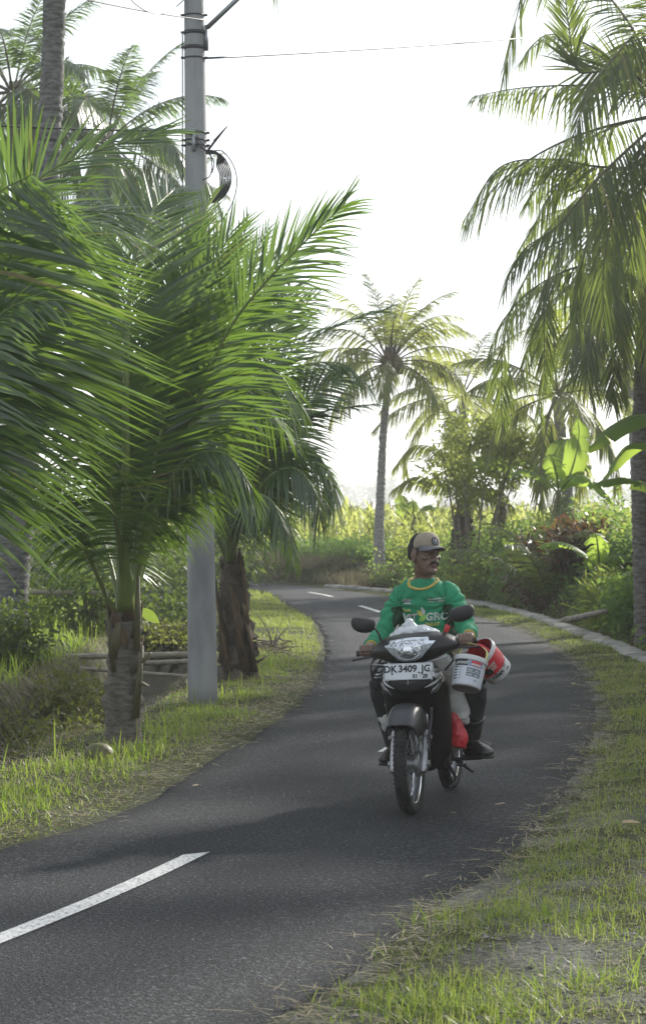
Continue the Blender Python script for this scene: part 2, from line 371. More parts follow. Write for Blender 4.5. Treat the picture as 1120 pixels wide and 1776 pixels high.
def height(x, y, full=False):
    x, y = np.asarray(x, float).ravel(), np.asarray(y, float).ravel(); p = np.stack((x, y), 1)
    dl, dr, dk, dd = sdist(p, LEFT), sdist(p, RIGHT), sdist(p, KERB), sdist(p, DITCH)
    road = (dl > 0) & (dr < 0)
    z = .035 * (vnoise(x, y, 1.1) - .35) + .02 * (vnoise(x, y, 4, 3) - .5)
    # left: ditch, then a low bank
    ad = np.abs(dd); inner = (dl < 0)
    z = np.where(inner, z - .85 * (1 - sstep(.35, .72, ad)), z)
    z = np.where(inner & (dd < 0), z + .22 * sstep(.4, 1.4, ad) + .25 * sstep(1.5, 5, ad), z)
    # right: dry ditch behind the kerb wall, then an overgrown bank
    H = .30 + .85 * sstep(.6, 2.9, x) * sstep(52, 44, y)
    out = dr > 0
    zr = -.5 * sstep(.02, .14, dk) + (.5 + H) * sstep(.75, 1.75, dk) - H * .7 * sstep(6, 14, dk)
    z = np.where(out & (dk > 0), z + zr, z)
    z = np.where(out & (y > 50), np.maximum(z, 0) + .16 * sstep(.2, 1.2, dr) * sstep(50, 51, y), z)
    edge = np.minimum(np.abs(dl), np.abs(dr))
    z = np.where(road, -.02 - .07 * sstep(.04, .16, edge), z * sstep(.0, .35, edge) - .018 + .024 * sstep(.03, .4, edge))
    if full: return z, dl, dr, dk, dd
    return z

def hz(x, y): return float(height([x], [y])[0])

def axis(lo, hi, step, ext, grow=1.28):
    c = list(np.arange(lo, hi + 1e-6, step)); s = step
    while c[-1] < ext[1]: s *= grow; c.append(c[-1] + s)
    s = step; a = []
    x = lo
    while x > ext[0]: s *= grow; x -= s; a.append(x)
    return np.array(a[::-1] + c)

gx, gy = axis(-6, 7, .07, (-420, 420)), axis(6.5, 54, .11, (-60, 1500))
X, Y = np.meshgrid(gx, gy, indexing='ij')
Zg, dl, dr, dk, dd = height(X, Y, True)
mb = MB(); n0, n1 = len(gx), len(gy)
i, j = np.meshgrid(np.arange(n0 - 1), np.arange(n1 - 1), indexing='ij')
mb.add(np.stack((X.ravel(), Y.ravel(), Zg), 1), np.stack((i * n1 + j, (i + 1) * n1 + j, (i + 1) * n1 + j + 1, i * n1 + j + 1), -1).reshape(-1, 4))
ground = tag(mb.build('ground', M['soil']), kind='structure')
green = np.clip(np.maximum(sstep(.4, .9, -dl), sstep(-.1, .5, dk)) + sstep(40, 50, Y.ravel()) * .8 + .75 * sstep(12, 17, Y.ravel()) * (dr > .1) + .85 * (dl < .1) + .45 * (dr > -.1), 0, 1)
at = ground.data.attributes.new('green', 'FLOAT', 'POINT'); at.data.foreach_set('value', green.astype(np.float32))

# road
mb = MB(); nL, nW = 420, 9
Lr, Rr = even(LEFT, nL), even(RIGHT, nL)
# match the two edges by the nearest point on the other side so the ribs run square across the road
def near(p, poly): return poly[((poly[None] - p[:, None]) ** 2).sum(-1).argmin(1)]
fine = even(RIGHT, 3000); Rm = near(Lr, fine)
k = np.ones(9) / 9
Rm = np.stack([np.convolve(np.pad(Rm[:, q], 4, mode='edge'), k, 'valid') for q in (0, 1)], 1)
wob = lambda q, sd: (vnoise(q[:, 0], q[:, 1], 2.2, sd) - .5) * .12 + (vnoise(q[:, 0], q[:, 1], 9, sd + 1) - .5) * .05
side = nrm(Rm - Lr)
Lr = Lr - side * wob(Lr, 1)[:, None]; Rm = Rm + side * wob(Rm, 4)[:, None]
u = np.linspace(0, 1, nW)
g = Lr[:, None] * (1 - u[None, :, None]) + Rm[:, None] * u[None, :, None]
z = -.020 + .022 * (1 - (2 * u - 1) ** 2)
v = np.concatenate((g, np.broadcast_to(z[None, :, None], g.shape[:2] + (1,))), -1)
v = np.concatenate((np.concatenate((v[:, :1] - (0, 0, .07), v), 1), v[:, -1:] - (0, 0, .07)), 1); nW += 2
i, j = np.meshgrid(np.arange(nL - 1), np.arange(nW - 1), indexing='ij')
mb.add(v, np.stack((i * nW + j, i * nW + j + 1, (i + 1) * nW + j + 1, (i + 1) * nW + j), -1).reshape(-1, 4))
tag(mb.build('road', M['asphalt']), kind='structure')

# centre dashes
CL = even([(-3.2, 4.2), (-2.2, 6.8), (-1.36, 8.98), (-.63, 11.41), (.42, 16.0), (.82, 18.5), (1.16, 21.5), (1.4, 26), (1.45, 31), (1.25, 35.5), (.938, 38.1), (.663, 40.4), (.166, 44.6), (-.326, 47), (-1.4, 51), (-3.2, 54.6), (-7, 58.5), (-14, 62.6)], 2000)
sC = np.concatenate(([0], np.cumsum(np.linalg.norm(np.diff(CL, axis=0), axis=1))))
def s_at(y): return np.interp(y, CL[:, 1], sC)
for y0, y1 in ((4.0, 6.2), (8.95, 11.38), (16.15, 18.55), (23.1, 25.5), (30.2, 32.5), (37.9, 40.4), (44.5, 46.9), (51.2, 53)):
    q = np.linspace(s_at(y0), s_at(y1), 14); p = np.stack([np.interp(q, sC, CL[:, k]) for k in (0, 1)], 1)
    t = nrm(np.gradient(p, axis=0)); n = np.stack((t[:, 1], -t[:, 0]), 1) * .052
    sk = t * .06
    zz = np.full((14, 1), .0065)
    mb = MB(); mb.add(np.concatenate((np.hstack((p - n - sk, zz)), np.hstack((p + n + sk, zz)))), [(a, a + 14, a + 15, a + 1) for a in range(13)])
    tag(mb.build('lane_marking', M['paint']), kind='structure')

# kerb: a low, broken concrete wall top behind the right verge
mb = MB(); K = even(KERB, 330); t = nrm(np.gradient(K, axis=0)); n = np.stack((t[:, 1], -t[:, 0]), 1)
rs = []
for a, (p, nn) in enumerate(zip(K, n)):
    wv = float(vnoise(np.array([p[0]]), np.array([p[1]]), 1.6, 7)[0]); w2 = float(vnoise(np.array([p[0]]), np.array([p[1]]), 5.5, 8)[0]); w3 = random.random()
    wi = .17 + .12 * wv + .05 * w2; wo = .05 * w2 + .02
    q = lambda o, z: (p[0] + nn[0] * o, p[1] + nn[1] * o, z)
    h = .030 + .035 * w2 - .012 * w3
    rs.append([q(-wi - .04, -.06), q(-wi, h - .03), q(-wi + .03, h), q(-wi * .4, h + .012 * w3), q(wo - .02, h - .005), q(wo, h - .03), q(wo + .02, -.55), q(-wi, -.55)])
rings(mb, rs); tag(mb.build('kerb', M['kerb'], sharp=50), kind='structure')

# water in the left ditch
mb = MB(); D = even(DITCH, 80); t = nrm(np.gradient(D, axis=0)); n = np.stack((t[:, 1], -t[:, 0]), 1) * .62
mb.add(np.concatenate((np.hstack((D - n, np.full((80, 1), -.46))), np.hstack((D + n, np.full((80, 1), -.46))))), [(a, a + 80, a + 81, a + 1) for a in range(79)])
tag(mb.build('ditch_water', M['water']), kind='structure')

# ---------------------------------------------------------------- grass on the verges
def blades(pts, L, lean=.5, W=.006, droop=.35, segs=3, mi=0, mbx=None, wj=.5):
    n = len(pts); mbx = mbx or MB()
    z = height(pts[:, 0], pts[:, 1])
    a = rng.uniform(0, 2 * math.pi, n); tl = np.abs(rng.normal(0, lean, n))
    d = nrm(np.stack((np.cos(a) * tl, np.sin(a) * tl, np.ones(n)), 1))
    b = a + math.pi / 2 + rng.normal(0, .6, n); w = np.stack((np.cos(b), np.sin(b), np.zeros(n)), 1)
    L = L * rng.uniform(1 - wj, 1 + wj * .6, n)
    strips(mbx, np.hstack((pts, (z - .01)[:, None])), d, w, L, W * rng.uniform(.7, 1.3, n), droop * rng.uniform(.3, 1.4, n), segs, mi)
    return mbx

def scatter(n, x0, x1, y0, y1): return np.stack((rng.uniform(x0, x1, n), rng.uniform(y0, y1, n)), 1)

def keep_left(p, lo, hi, dmin=.62):
    a, d = sdist(p, LEFT), sdist(p, DITCH); return (a < -lo) & (a > -hi) & (d > dmin)

# left verge: lush near the palms, thin and cropped further back
mb = MB()
p = scatter(110000, -3.4, .3, 10.2, 26); a = -sdist(p, LEFT); d = sdist(p, DITCH)
tuft = vnoise(p[:, 0], p[:, 1], 2.4, 2) * .6 + vnoise(p[:, 0], p[:, 1], 6.5, 5) * .4
e = a - .01 - .10 * vnoise(p[:, 0], p[:, 1], 3.1, 6)
k = (e > 0) & (d > .42) & (rng.random(len(p)) < np.clip(.12 + 1.5 * (tuft - .22), .08, 1)) & (rng.random(len(p)) < .55 + .45 * sstep(0, .35, e))
p, tuft, e, d = p[k], tuft[k], e[k], d[k]
blades(p, (.05 + .23 * tuft) * (.3 + .7 * sstep(0, .45, e)) * np.where(p[:, 1] < 21.5, .82, .66) * (.25 + .75 * sstep(.5, 1.3, d)), .85, .0068, .55, 4, 0, mb)
p = scatter(500, -2.6, -.2, 11, 24.5); a = -sdist(p, LEFT); k = (a > .35) & (sdist(p, DITCH) > .8) & (rng.random(len(p)) < .5); blades(p[k], np.full(k.sum(), .30), .28, .011, .3, 4, 0, mb)
tag(mb.build('verge_grass', M['grass']), kind='stuff')
mb = MB()
p = scatter(52000, -2.4, .3, 24, 50); a = -sdist(p, LEFT); t2 = vnoise(p[:, 0], p[:, 1], 1.6, 9)
k = (a > .01 + .1 * vnoise(p[:, 0], p[:, 1], 2.2, 6)) & (sdist(p, DITCH) > .4) & (a < 2.6) & (rng.random(len(p)) < np.clip(1.7 * (t2 - .1), .1, 1))
p = p[k]; blades(p, .055 + .10 * t2[k], .6, .011, .4, 2, 0, mb)
# right verge, short and worn; bare gravel by the lens
p = scatter(420000, -.6, 4, 7.3, 46); a = sdist(p, RIGHT); d = -sdist(p, KERB)
t2 = vnoise(p[:, 0], p[:, 1], 1.5, 21) * .55 + vnoise(p[:, 0], p[:, 1], 4.8, 22) * .45
bare = 1.4 * np.exp(-(((p[:, 0] - 1.05) / .62) ** 2 + ((p[:, 1] - 8.72) / .36) ** 2) ** 1.3) + .9 * np.exp(-(((p[:, 0] - .12) / .5) ** 2 + ((p[:, 1] - 7.55) / .5) ** 2)) + .55 * np.exp(-(((p[:, 0] - 1.75) / .5) ** 2 + ((p[:, 1] - 12.7) / .5) ** 2))
k = (a > .02 + .16 * vnoise(p[:, 0], p[:, 1], 2.7, 16)) & (d > .03 + .25 * t2 * vnoise(p[:, 0], p[:, 1], 3.3, 27)) & (rng.random(len(p)) < np.clip(3.2 * (t2 - .08) - 2.2 * bare, .02, 1)) & (rng.random(len(p)) < np.where(p[:, 1] > 24, .6, 1.0))
p, t2 = p[k], t2[k]
blades(p, (.03 + .12 * t2 ** 1.2), 1.35, .0055, .5, 3, 0, mb)
tag(mb.build('short_grass', M['grass_short']), kind='stuff')

# taller tufts on the right verge, each a fountain of blades
mb = MB(); cen = []
for px, py, Ls, nn in [(640, 1722, .2, 90), (700, 1745, .24, 150), (770, 1752, .24, 190), (850, 1765, .24, 200), (905, 1760, .26, 170), (975, 1712, .2, 130), (1050, 1712, .24, 120), (815, 1600, .19, 150), (880, 1590, .2, 150), (960, 1600, .2, 160), (735, 1590, .17, 120), (820, 1655, .13, 60), (930, 1500, .17, 110),
                      (1000, 1480, .15, 110), (960, 1410, .15, 90), (1060, 1350, .2, 160), (1090, 1295, .18, 130), (1040, 1300, .16, 110), (1100, 1560, .18, 140), (1040, 1625, .17, 110), (690, 1650, .16, 90), (760, 1520, .13, 80), (1095, 1430, .17, 130), (1100, 1240, .17, 120), (1075, 1195, .15, 120), (620, 1762, .14, 70), (1110, 1660, .15, 90)]:
    Zc = 6825 / (py - YH); cen.append(((px - 560) / F * Zc, Zc, Ls, nn))
for cx, cy, Ls, nn in cen:
    nn = int(nn * 1.7); p = np.stack((rng.normal(cx, .10, nn), rng.normal(cy, .13, nn)), 1); blades(p, np.full(nn, Ls * .95), 1.5, .0042, .7, 5, 0, mb, .7)
tag(mb.build('grass_tuft', M['grass']), kind='stuff')

# dry straw lying along both edges of the asphalt
mb = MB()
def straw(poly, y0, y1, n, sgn, sp):
    k = (poly[:, 1] > y0) & (poly[:, 1] < y1); q = poly[k][rng.integers(0, k.sum(), n)]
    j = nrm(rng.normal(0, 1, (n, 2))); p = q + rng.normal(0, sp, (n, 2)) + sgn * np.array((.07, 0))
    z = np.maximum(height(p[:, 0], p[:, 1]), .0) + rng.uniform(.012, .04, n)
    a = rng.uniform(0, 6.28, n); d = np.stack((np.cos(a), np.sin(a), rng.uniform(-.02, .2, n)), 1)
    w = np.stack((-np.sin(a), np.cos(a), rng.uniform(-.4, .4, n)), 1)
    strips(mb, np.hstack((p, z[:, None])), nrm(d), nrm(w), rng.uniform(.03, .17, n), .005, rng.uniform(0, .12, n), 3, 0, 'blade', np.stack((-np.sin(a), np.cos(a), 0 * a), 1) * rng.normal(0, .25, (n, 1)))
straw(LEFT, 11, 24, 1300, -1, .10); straw(RIGHT, 7.5, 17, 1500, 1, .10); straw(RIGHT, 16, 34, 1100, 1, .12); straw(LEFT, 24, 46, 500, -1, .12)
p = scatter(26000, -3.2, .2, 10.5, 30); p = p[(sdist(p, LEFT) < -.02) & (sdist(p, DITCH) > .5)]; n = len(p); a = rng.uniform(0, 6.28, n)
strips(mb, np.hstack((p, (height(p[:, 0], p[:, 1]) + rng.uniform(.005, .06, n))[:, None])), nrm(np.stack((np.cos(a), np.sin(a), rng.uniform(-.1, .5, n)), 1)), np.stack((-np.sin(a), np.cos(a), 0 * a), 1), rng.uniform(.05, .16, n), .005, .15, 2)
p = scatter(16000, -.2, 3.7, 7.4, 26); p = p[(sdist(p, RIGHT) > .1) & (sdist(p, KERB) < -.2)]; n = len(p); a = rng.uniform(0, 6.28, n)
strips(mb, np.hstack((p, (height(p[:, 0], p[:, 1]) + rng.uniform(.01, .05, n))[:, None])), nrm(np.stack((np.cos(a), np.sin(a), rng.uniform(-.1, .3, n)), 1)), np.stack((-np.sin(a), np.cos(a), 0 * a), 1), rng.uniform(.04, .14, n), .004, .1, 2)
tag(mb.build('dry_straw', M['straw']), kind='stuff')

# gravel: loose stones in the bare patches
mb = MB(); p = np.vstack((scatter(2600, -.4, 1.9, 7.3, 9.6), scatter(900, .2, 2.4, 9, 14))); p = p[(sdist(p, RIGHT) > .02) & (sdist(p, KERB) < -.3)]
o = np.array([(1, 0, 0), (0, 1, 0), (-1, 0, 0), (0, -1, 0), (0, 0, 1), (0, 0, -1.0)]); fo = np.array([(0, 1, 4), (1, 2, 4), (2, 3, 4), (3, 0, 4), (1, 0, 5), (2, 1, 5), (3, 2, 5), (0, 3, 5)])
n = len(p); r = rng.gamma(2.0, .0024, n)
v = o[None] * rng.uniform(.6, 1.2, (n, 6, 3)) * r[:, None, None] + np.hstack((p, (height(p[:, 0], p[:, 1]) + r * .3)[:, None]))[:, None]
mb.add(v, (fo[None] + (np.arange(n) * 6)[:, None, None]).reshape(-1, 3)); tag(mb.build('gravel', M['kerb'], smooth=False), kind='stuff')
# ---------------------------------------------------------------- plants
DENS = 1.0
def frond_mb(rb, mb, pts, pairs=70, Lm=.8, W=.029, hint=UP, vee=.25, droop=.3, r0=.022, t0=.2, sparse=0.0, a0=68, a1=24, jit=.04, seg=4, tipL=.35, hang=0.0, roll=0.0):
    """one feather palm leaf: rachis (material 1) and its two rows of leaflets (material 0)"""
    p = even(pts, 48); T = nrm(np.gradient(p, axis=0)); h = np.asarray(hint, float)
    N = h - (T @ h)[:, None] * T
    bad = np.linalg.norm(N, axis=1) < .12; N[bad] = np.array((0, -1., .1)) - (T[bad] @ np.array((0, -1., .1)))[:, None] * T[bad]
    N = nrm(N)
    for _ in range(4): N = nrm(np.vstack((N[:1], (N[:-2] + 2 * N[1:-1] + N[2:]), N[-1:])))
    S = nrm(np.cross(T, N))
    if roll: N, S = N * math.cos(roll) + S * math.sin(roll), S * math.cos(roll) - N * math.sin(roll)
    tt = np.linspace(0, 1, 48)
    tube(rb, p, [(r0 * (1.0 - .88 * t) * (1 if t > .08 else 1.5), r0 * (.8 - .7 * t)) for t in tt], 6)
    pairs = int(pairs * DENS)
    for sd in (-1, 1):
        t = np.clip(np.linspace(t0, .995, pairs) + rng.normal(0, .25 / pairs, pairs), 0, 1)
        if sparse: t = t[rng.random(pairs) > sparse]
        n = len(t); I = lambda A: np.stack([np.interp(t, tt, A[:, k]) for k in range(3)], 1)
        b, Tt, Nt, St = I(p), nrm(I(T)), nrm(I(N)), nrm(I(S))
        al = np.radians(a0 + (a1 - a0) * ((t - t0) / (1 - t0)) ** 1.2 + rng.normal(0, 3.5, n))
        ve = vee + rng.normal(0, jit, n)
        d = nrm(Tt * np.cos(al)[:, None] + (St * sd + Nt * ve[:, None]) * np.sin(al)[:, None] + np.array((0, 0, -1.0)) * (hang * (1 - .3 * t))[:, None] + rng.normal(0, jit * .6, (n, 3)))
        u = (t - t0) / (1 - t0)
        L = Lm * np.interp(u, [0, .12, .35, .7, 1], [.5, .85, 1, .78, tipL]) * rng.uniform(.88, 1.06, n)
        w = nrm(Tt - (Tt * d).sum(1)[:, None] * d + rng.normal(0, .15, (n, 3)))
        strips(mb, b, d, w, L, W * np.interp(u, [0, .3, 1], [.75, 1, .6]), droop * rng.uniform(.5, 1.5, n), seg, 0, 'leaflet')
    return mb

def arch(base, az, e0, e1, L, n=9, bend=1.4):
    """points of an arching rib: starts at elevation e0, ends at e1"""
    s = np.linspace(0, 1, n); e = np.radians(e0 + (e1 - e0) * s ** bend)
    st = np.stack((np.cos(e) * math.cos(az), np.cos(e) * math.sin(az), np.sin(e)), 1) * (L / (n - 1))
    return np.asarray(base) + np.vstack((np.zeros(3), np.cumsum(st[:-1], axis=0)))

def frond(parent, pts, mats=('palm', 'petiole'), **kw):
    rb, lb = MB(), MB(); frond_mb(rb, lb, pts, **kw)
    r = rb.build('frond', M[mats[1]], parent, off=parent.location)
    lb.build('leaves', M[mats[0]], r, off=parent.location); return r

def trunk_part(parent, pts, r, name='trunk', m='trunk', ringh=.11, sides=20, rough=.012):
    """palm trunk with leaf-scar rings"""
    L = np.linalg.norm(np.diff(np.asarray(pts), axis=0), axis=1).sum(); n = max(12, int(L / ringh * 3)); p = even(pts, n)
    rr = np.interp(np.linspace(0, 1, n), np.linspace(0, 1, len(r)), r)
    rr = rr * (1 + np.tile([.0, .035, -.03], n)[:n]) + rng.normal(0, rough * .35, n)
    mb = MB(); tube(mb, p, list(rr), sides)
    v = mb.v[0]; v += rng.normal(0, rough * .4, v.shape) * (1, 1, .6)
    return mb.build(name, M[m], parent, off=parent.location)

PALMS = 'coconut palms along the lane'
def palm(name, base, label, group=None): return empty(name, base, label, 'palm tree', group)

def pp(*a): return [P(*q) for q in a]

# --- young palm in front, left of the utility pole
bz = 16.7; root = palm('coconut_palm', (-1.5, bz, hz(-1.5, bz)), 'young green coconut palm with a short thick ringed trunk, just left of the utility pole')
top = P(214, 1062, bz)
trunk_part(root, [(-1.49, bz, -.12), (-1.48, bz, .3), (-1.475, bz, .62), (-1.47, bz, .98)], [.17, .135, .14, .118, .125, .09], m='trunk_young', ringh=.13, rough=.02)
mb = MB()                                                                    # torn sheath around the crown shaft
for k in range(11):
    a = k * 2.399; c = np.array((-1.475 + .085 * math.cos(a), bz + .085 * math.sin(a), .62 + .03 * k))
    d = np.array((math.cos(a) * .35, math.sin(a) * .35, 1.0)); q = [c, c + d * .10, c + d * .17 + (0, 0, rng.uniform(-.02, .03))]
    tube(mb, q, [(.055, .02), (.045, .014), (.012, .006)], 7)
mb.build('leaf_sheath', M['fibre'], root, off=root.location)
cam = np.array((0, -1., 0))
for pts, kw in [
    (pp((219, 1058, bz - .12), (219, 850, bz - .42), (220, 627, bz - .5), (231, 470, bz - .3), (262, 372, bz + .1), (300, 330, bz + .5)), dict(pairs=96, Lm=.98, W=.035, hint=(0, -1, .15), vee=.14, droop=.06, r0=.042, t0=.25, a0=74, a1=22)),
    (pp((228, 1058, bz + .08), (262, 930, bz + .1), (289, 836, bz + .05), (327, 750, bz), (370, 627, bz - .08), (418, 541, bz - .15), (498, 450, bz - .25), (600, 352, bz - .4)), dict(pairs=96, Lm=.95, W=.032, hint=(-.35, -.9, .25), vee=.12, droop=.2, hang=.1, r0=.034, t0=.22, a0=72, a1=16)),
    (pp((222, 1058, bz + .12), (246, 850, bz + .3), (288, 620, bz + .6), (330, 450, bz + .9), (362, 345, bz + 1.1)), dict(pairs=80, Lm=.72, hint=(-.2, -.9, .2), vee=.2, droop=.12, r0=.03, a0=62, a1=16)),
    (pp((214, 1058, bz + .1), (196, 850, bz + .35), (160, 650, bz + .7), (105, 520, bz + 1.0), (30, 440, bz + 1.2)), dict(pairs=72, Lm=.75, hint=(.4, -.8, .4), vee=.15, droop=.3, r0=.03)),
    (pp((204, 1072, bz + .05), (186, 1035, bz), (171, 1001, bz - .1), (134, 921, bz - .25), (102, 851, bz - .4), (62, 806, bz - .55), (10, 790, bz - .7)), dict(pairs=62, Lm=.58, W=.028, hint=UP, vee=.05, droop=.5, hang=.55, r0=.026, t0=.3)),
    (pp((230, 1062, bz + .02), (250, 960, bz - .02), (286, 850, bz - .1), (335, 790, bz - .2), (395, 790, bz - .3), (440, 850, bz - .35)), dict(pairs=70, Lm=.68, W=.03, hint=UP, vee=.05, droop=.5, hang=.55, r0=.026, t0=.3)),
    (pp((224, 1062, bz + .12), (252, 880, bz + .35), (320, 740, bz + .7), (420, 690, bz + 1.0), (500, 740, bz + 1.3)), dict(pairs=70, Lm=.8, W=.030, hint=UP, vee=.1, droop=.45, hang=.3, r0=.026)),
    (pp((216, 1062, bz - .1), (206, 930, bz - .35), (180, 820, bz - .7), (130, 740, bz - 1.0), (70, 720, bz - 1.3)), dict(pairs=64, Lm=.68, hint=UP, vee=.1, droop=.45, hang=.3, r0=.026)),
    (pp((230, 1058, bz + .1), (256, 900, bz + .2), (305, 760, bz + .3), (380, 660, bz + .4), (470, 640, bz + .45), (520, 700, bz + .5)), dict(pairs=84, Lm=.85, W=.030, hint=(-.2, -.4, .9), vee=.05, droop=.5, hang=.35, r0=.03, a0=70)),
    (pp((226, 1058, bz), (258, 850, bz + .02), (304, 650, bz + .05), (346, 510, bz + .1), (404, 398, bz + .15)), dict(pairs=84, Lm=.85, W=.033, hint=(-.15, -1, .15), vee=.15, droop=.08, r0=.03, a0=62, a1=16)),
    (pp((224, 1058, bz + .05), (246, 860, bz + .12), (276, 690, bz + .2), (312, 540, bz + .3), (345, 400, bz + .4)), dict(pairs=84, Lm=.8, W=.033, hint=(0, -1, .15), vee=.15, droop=.08, r0=.03, a0=62, a1=16)),
    (pp((228, 1058, bz + .1), (276, 840, bz + .25), (350, 640, bz + .45), (425, 510, bz + .6), (505, 440, bz + .7)), dict(pairs=84, Lm=.8, W=.033, hint=(-.2, -1, .2), vee=.15, droop=.12, r0=.03, a0=64, a1=16)),
    (pp((218, 1058, bz + .1), (226, 850, bz + .3), (228, 640, bz + .5), (205, 470, bz + .7), (165, 390, bz + .9)), dict(pairs=84, Lm=.8, W=.030, hint=(.1, -1, .15), vee=.15, droop=.15, r0=.03)),
    (pp((226, 1058, bz + .15), (270, 830, bz + .4), (340, 600, bz + .7), (400, 460, bz + .9), (430, 390, bz + 1.0)), dict(pairs=84, Lm=.75, W=.030, hint=(-.2, -1, .2), vee=.15, droop=.2, r0=.03, a1=16)),
    (pp((222, 1062, bz + .15), (240, 900, bz + .7), (270, 760, bz + 1.3), (310, 660, bz + 1.9)), dict(pairs=60, Lm=.75, hint=UP, vee=.15, droop=.35, r0=.026)),
    (pp((212, 1062, bz + .12), (180, 940, bz + .6), (140, 880, bz + 1.1), (110, 900, bz + 1.6)), dict(pairs=56, Lm=.75, hint=UP, vee=.1, droop=.45, hang=.4, r0=.024))]:
    frond(root, pts, **kw)
mb = MB()                                                                    # cut stubs of old leaves and a torn flower sheath
for (x0, y0), (x1, y1), w in [((236, 1245), (247, 1120), .035), ((232, 1165), (262, 1132), .035), ((236, 1180), (258, 1190), .03), ((197, 1165), (186, 1058), .024), ((200, 1140), (206, 1080), .05), ((238, 1130), (240, 1000), .026)]:
    tube(mb, [P(x0, y0, bz - .1), P((x0 + x1) / 2, (y0 + y1) / 2, bz - .13), P(x1, y1, bz - .16)], [(w, w * .5), (w * .9, w * .4), (w * .4, w * .2)], 8)
mb.build('leaf_stub', M['petiole_old'], root, off=root.location)

# --- palm whose trunk stands just outside the frame, leaves reaching in
bz = 14.6; root = palm('coconut_palm', (-2.75, bz, hz(-2.75, bz)), 'nearest young coconut palm at the left edge, long leaves reaching over the others')
trunk_part(root, [(-2.75, bz, -.12), (-2.74, bz, .5), (-2.72, bz, 1.15)], [.19, .15, .14, .1], m='trunk_dark', ringh=.13, rough=.03)
for pts, kw in [
    (pp((-170, 1050, bz), (-120, 800, bz), (-70, 560, bz), (-10, 420, bz + .05), (66, 312, bz + .15), (166, 262, bz + .3), (292, 226, bz + .5)), dict(pairs=92, Lm=.86, W=.030, hint=(.35, -.55, .75), vee=.25, droop=.16, r0=.034, a0=70, a1=15)),
    (pp((-165, 1050, bz - .1), (-120, 820, bz - .2), (-88, 640, bz - .3), (-62, 480, bz - .35), (-15, 350, bz - .4), (60, 300, bz - .4)), dict(pairs=100, Lm=1.5, W=.036, hint=(.1, -1, .05), vee=.05, droop=.12, hang=.18, r0=.036, a0=92, a1=60, t0=.42)),
    (pp((-150, 1050, bz - .1), (-90, 860, bz - .15), (-40, 700, bz - .2), (0, 560, bz - .25), (22, 430, bz - .3), (60, 345, bz - .35)), dict(pairs=96, Lm=1.05, W=.04, hint=(.15, -1, .15), vee=.08, droop=.3, r0=.034, a0=95, a1=40, t0=.2)),
    (pp((-150, 1050, bz + .1), (-90, 780, bz + .1), (-30, 560, bz + .15), (40, 430, bz + .25), (130, 370, bz + .4), (235, 372, bz + .5)), dict(pairs=92, Lm=1.0, W=.033, hint=(0, -.5, .85), vee=.1, droop=.2, hang=.15, r0=.032, a0=75)),
    (pp((-160, 1055, bz - .2), (-120, 860, bz - .35), (-85, 700, bz - .5), (-35, 590, bz - .6), (25, 530, bz - .7), (95, 520, bz - .8)), dict(pairs=76, Lm=.85, W=.032, hint=(.2, -.5, .8), vee=.1, droop=.25, hang=.25, r0=.03, a0=75, a1=25)),
    (pp((-160, 1050, bz + .1), (-110, 760, bz + .4), (-50, 540, bz + .8), (40, 420, bz + 1.1), (150, 380, bz + 1.4), (270, 430, bz + 1.7)), dict(pairs=86, Lm=.9, W=.030, hint=(0, -.4, .9), vee=.15, droop=.32, r0=.03)),
    (pp((-180, 1050, bz), (-220, 760, bz), (-300, 560, bz - .1), (-430, 480, bz - .2)), dict(pairs=60, Lm=.85, hint=UP, droop=.3)),
    (pp((-180, 1050, bz - .1), (-260, 900, bz - .4), (-380, 840, bz - .8), (-480, 900, bz - 1.1)), dict(pairs=60, Lm=.8, hint=UP, droop=.4, hang=.3)),
    (pp((-170, 1050, bz + .15), (-130, 850, bz + .8), (-60, 720, bz + 1.6), (40, 700, bz + 2.2)), dict(pairs=60, Lm=.8, hint=UP, droop=.4, hang=.2)),
    (pp((-175, 1050, bz + .15), (-220, 880, bz + .7), (-260, 760, bz + 1.5), (-330, 740, bz + 2.1)), dict(pairs=60, Lm=.8, hint=UP, droop=.4, hang=.2))]:
    frond(root, pts, **kw)

# --- second young palm behind the pole
bz = 22.9; root = palm('coconut_palm', (-.91, bz, hz(-.91, bz)), 'bushy young coconut palm just behind the utility pole, its fallen leaf bases dry and split')
trunk_part(root, [(-.89, bz, -.12), (-.87, bz, .3), (-.9, bz, .75), (-.93, bz, 1.3)], [.24, .2, .16, .14, .1], m='trunk_dark', ringh=.14, rough=.04)
mb = MB()
for (x0, y0), (x1, y1), w in [((420, 1170), (402, 1000), .09), ((440, 1165), (420, 1040), .06), ((395, 1180), (378, 1040), .06), ((385, 1150), (372, 1000), .035), ((432, 1120), (415, 950), .03), ((440, 1150), (460, 1138), .03)]:
    tube(mb, [P(x0, y0, bz - .15), P((x0 + x1) / 2 + 4, (y0 + y1) / 2, bz - .22), P(x1, y1, bz - .1)], [(w, w * .4), (w * .8, w * .35), (w * .5, w * .2)], 8)
mb.build('leaf_stub', M['fibre'], root, off=root.location)
o = (398, 975)
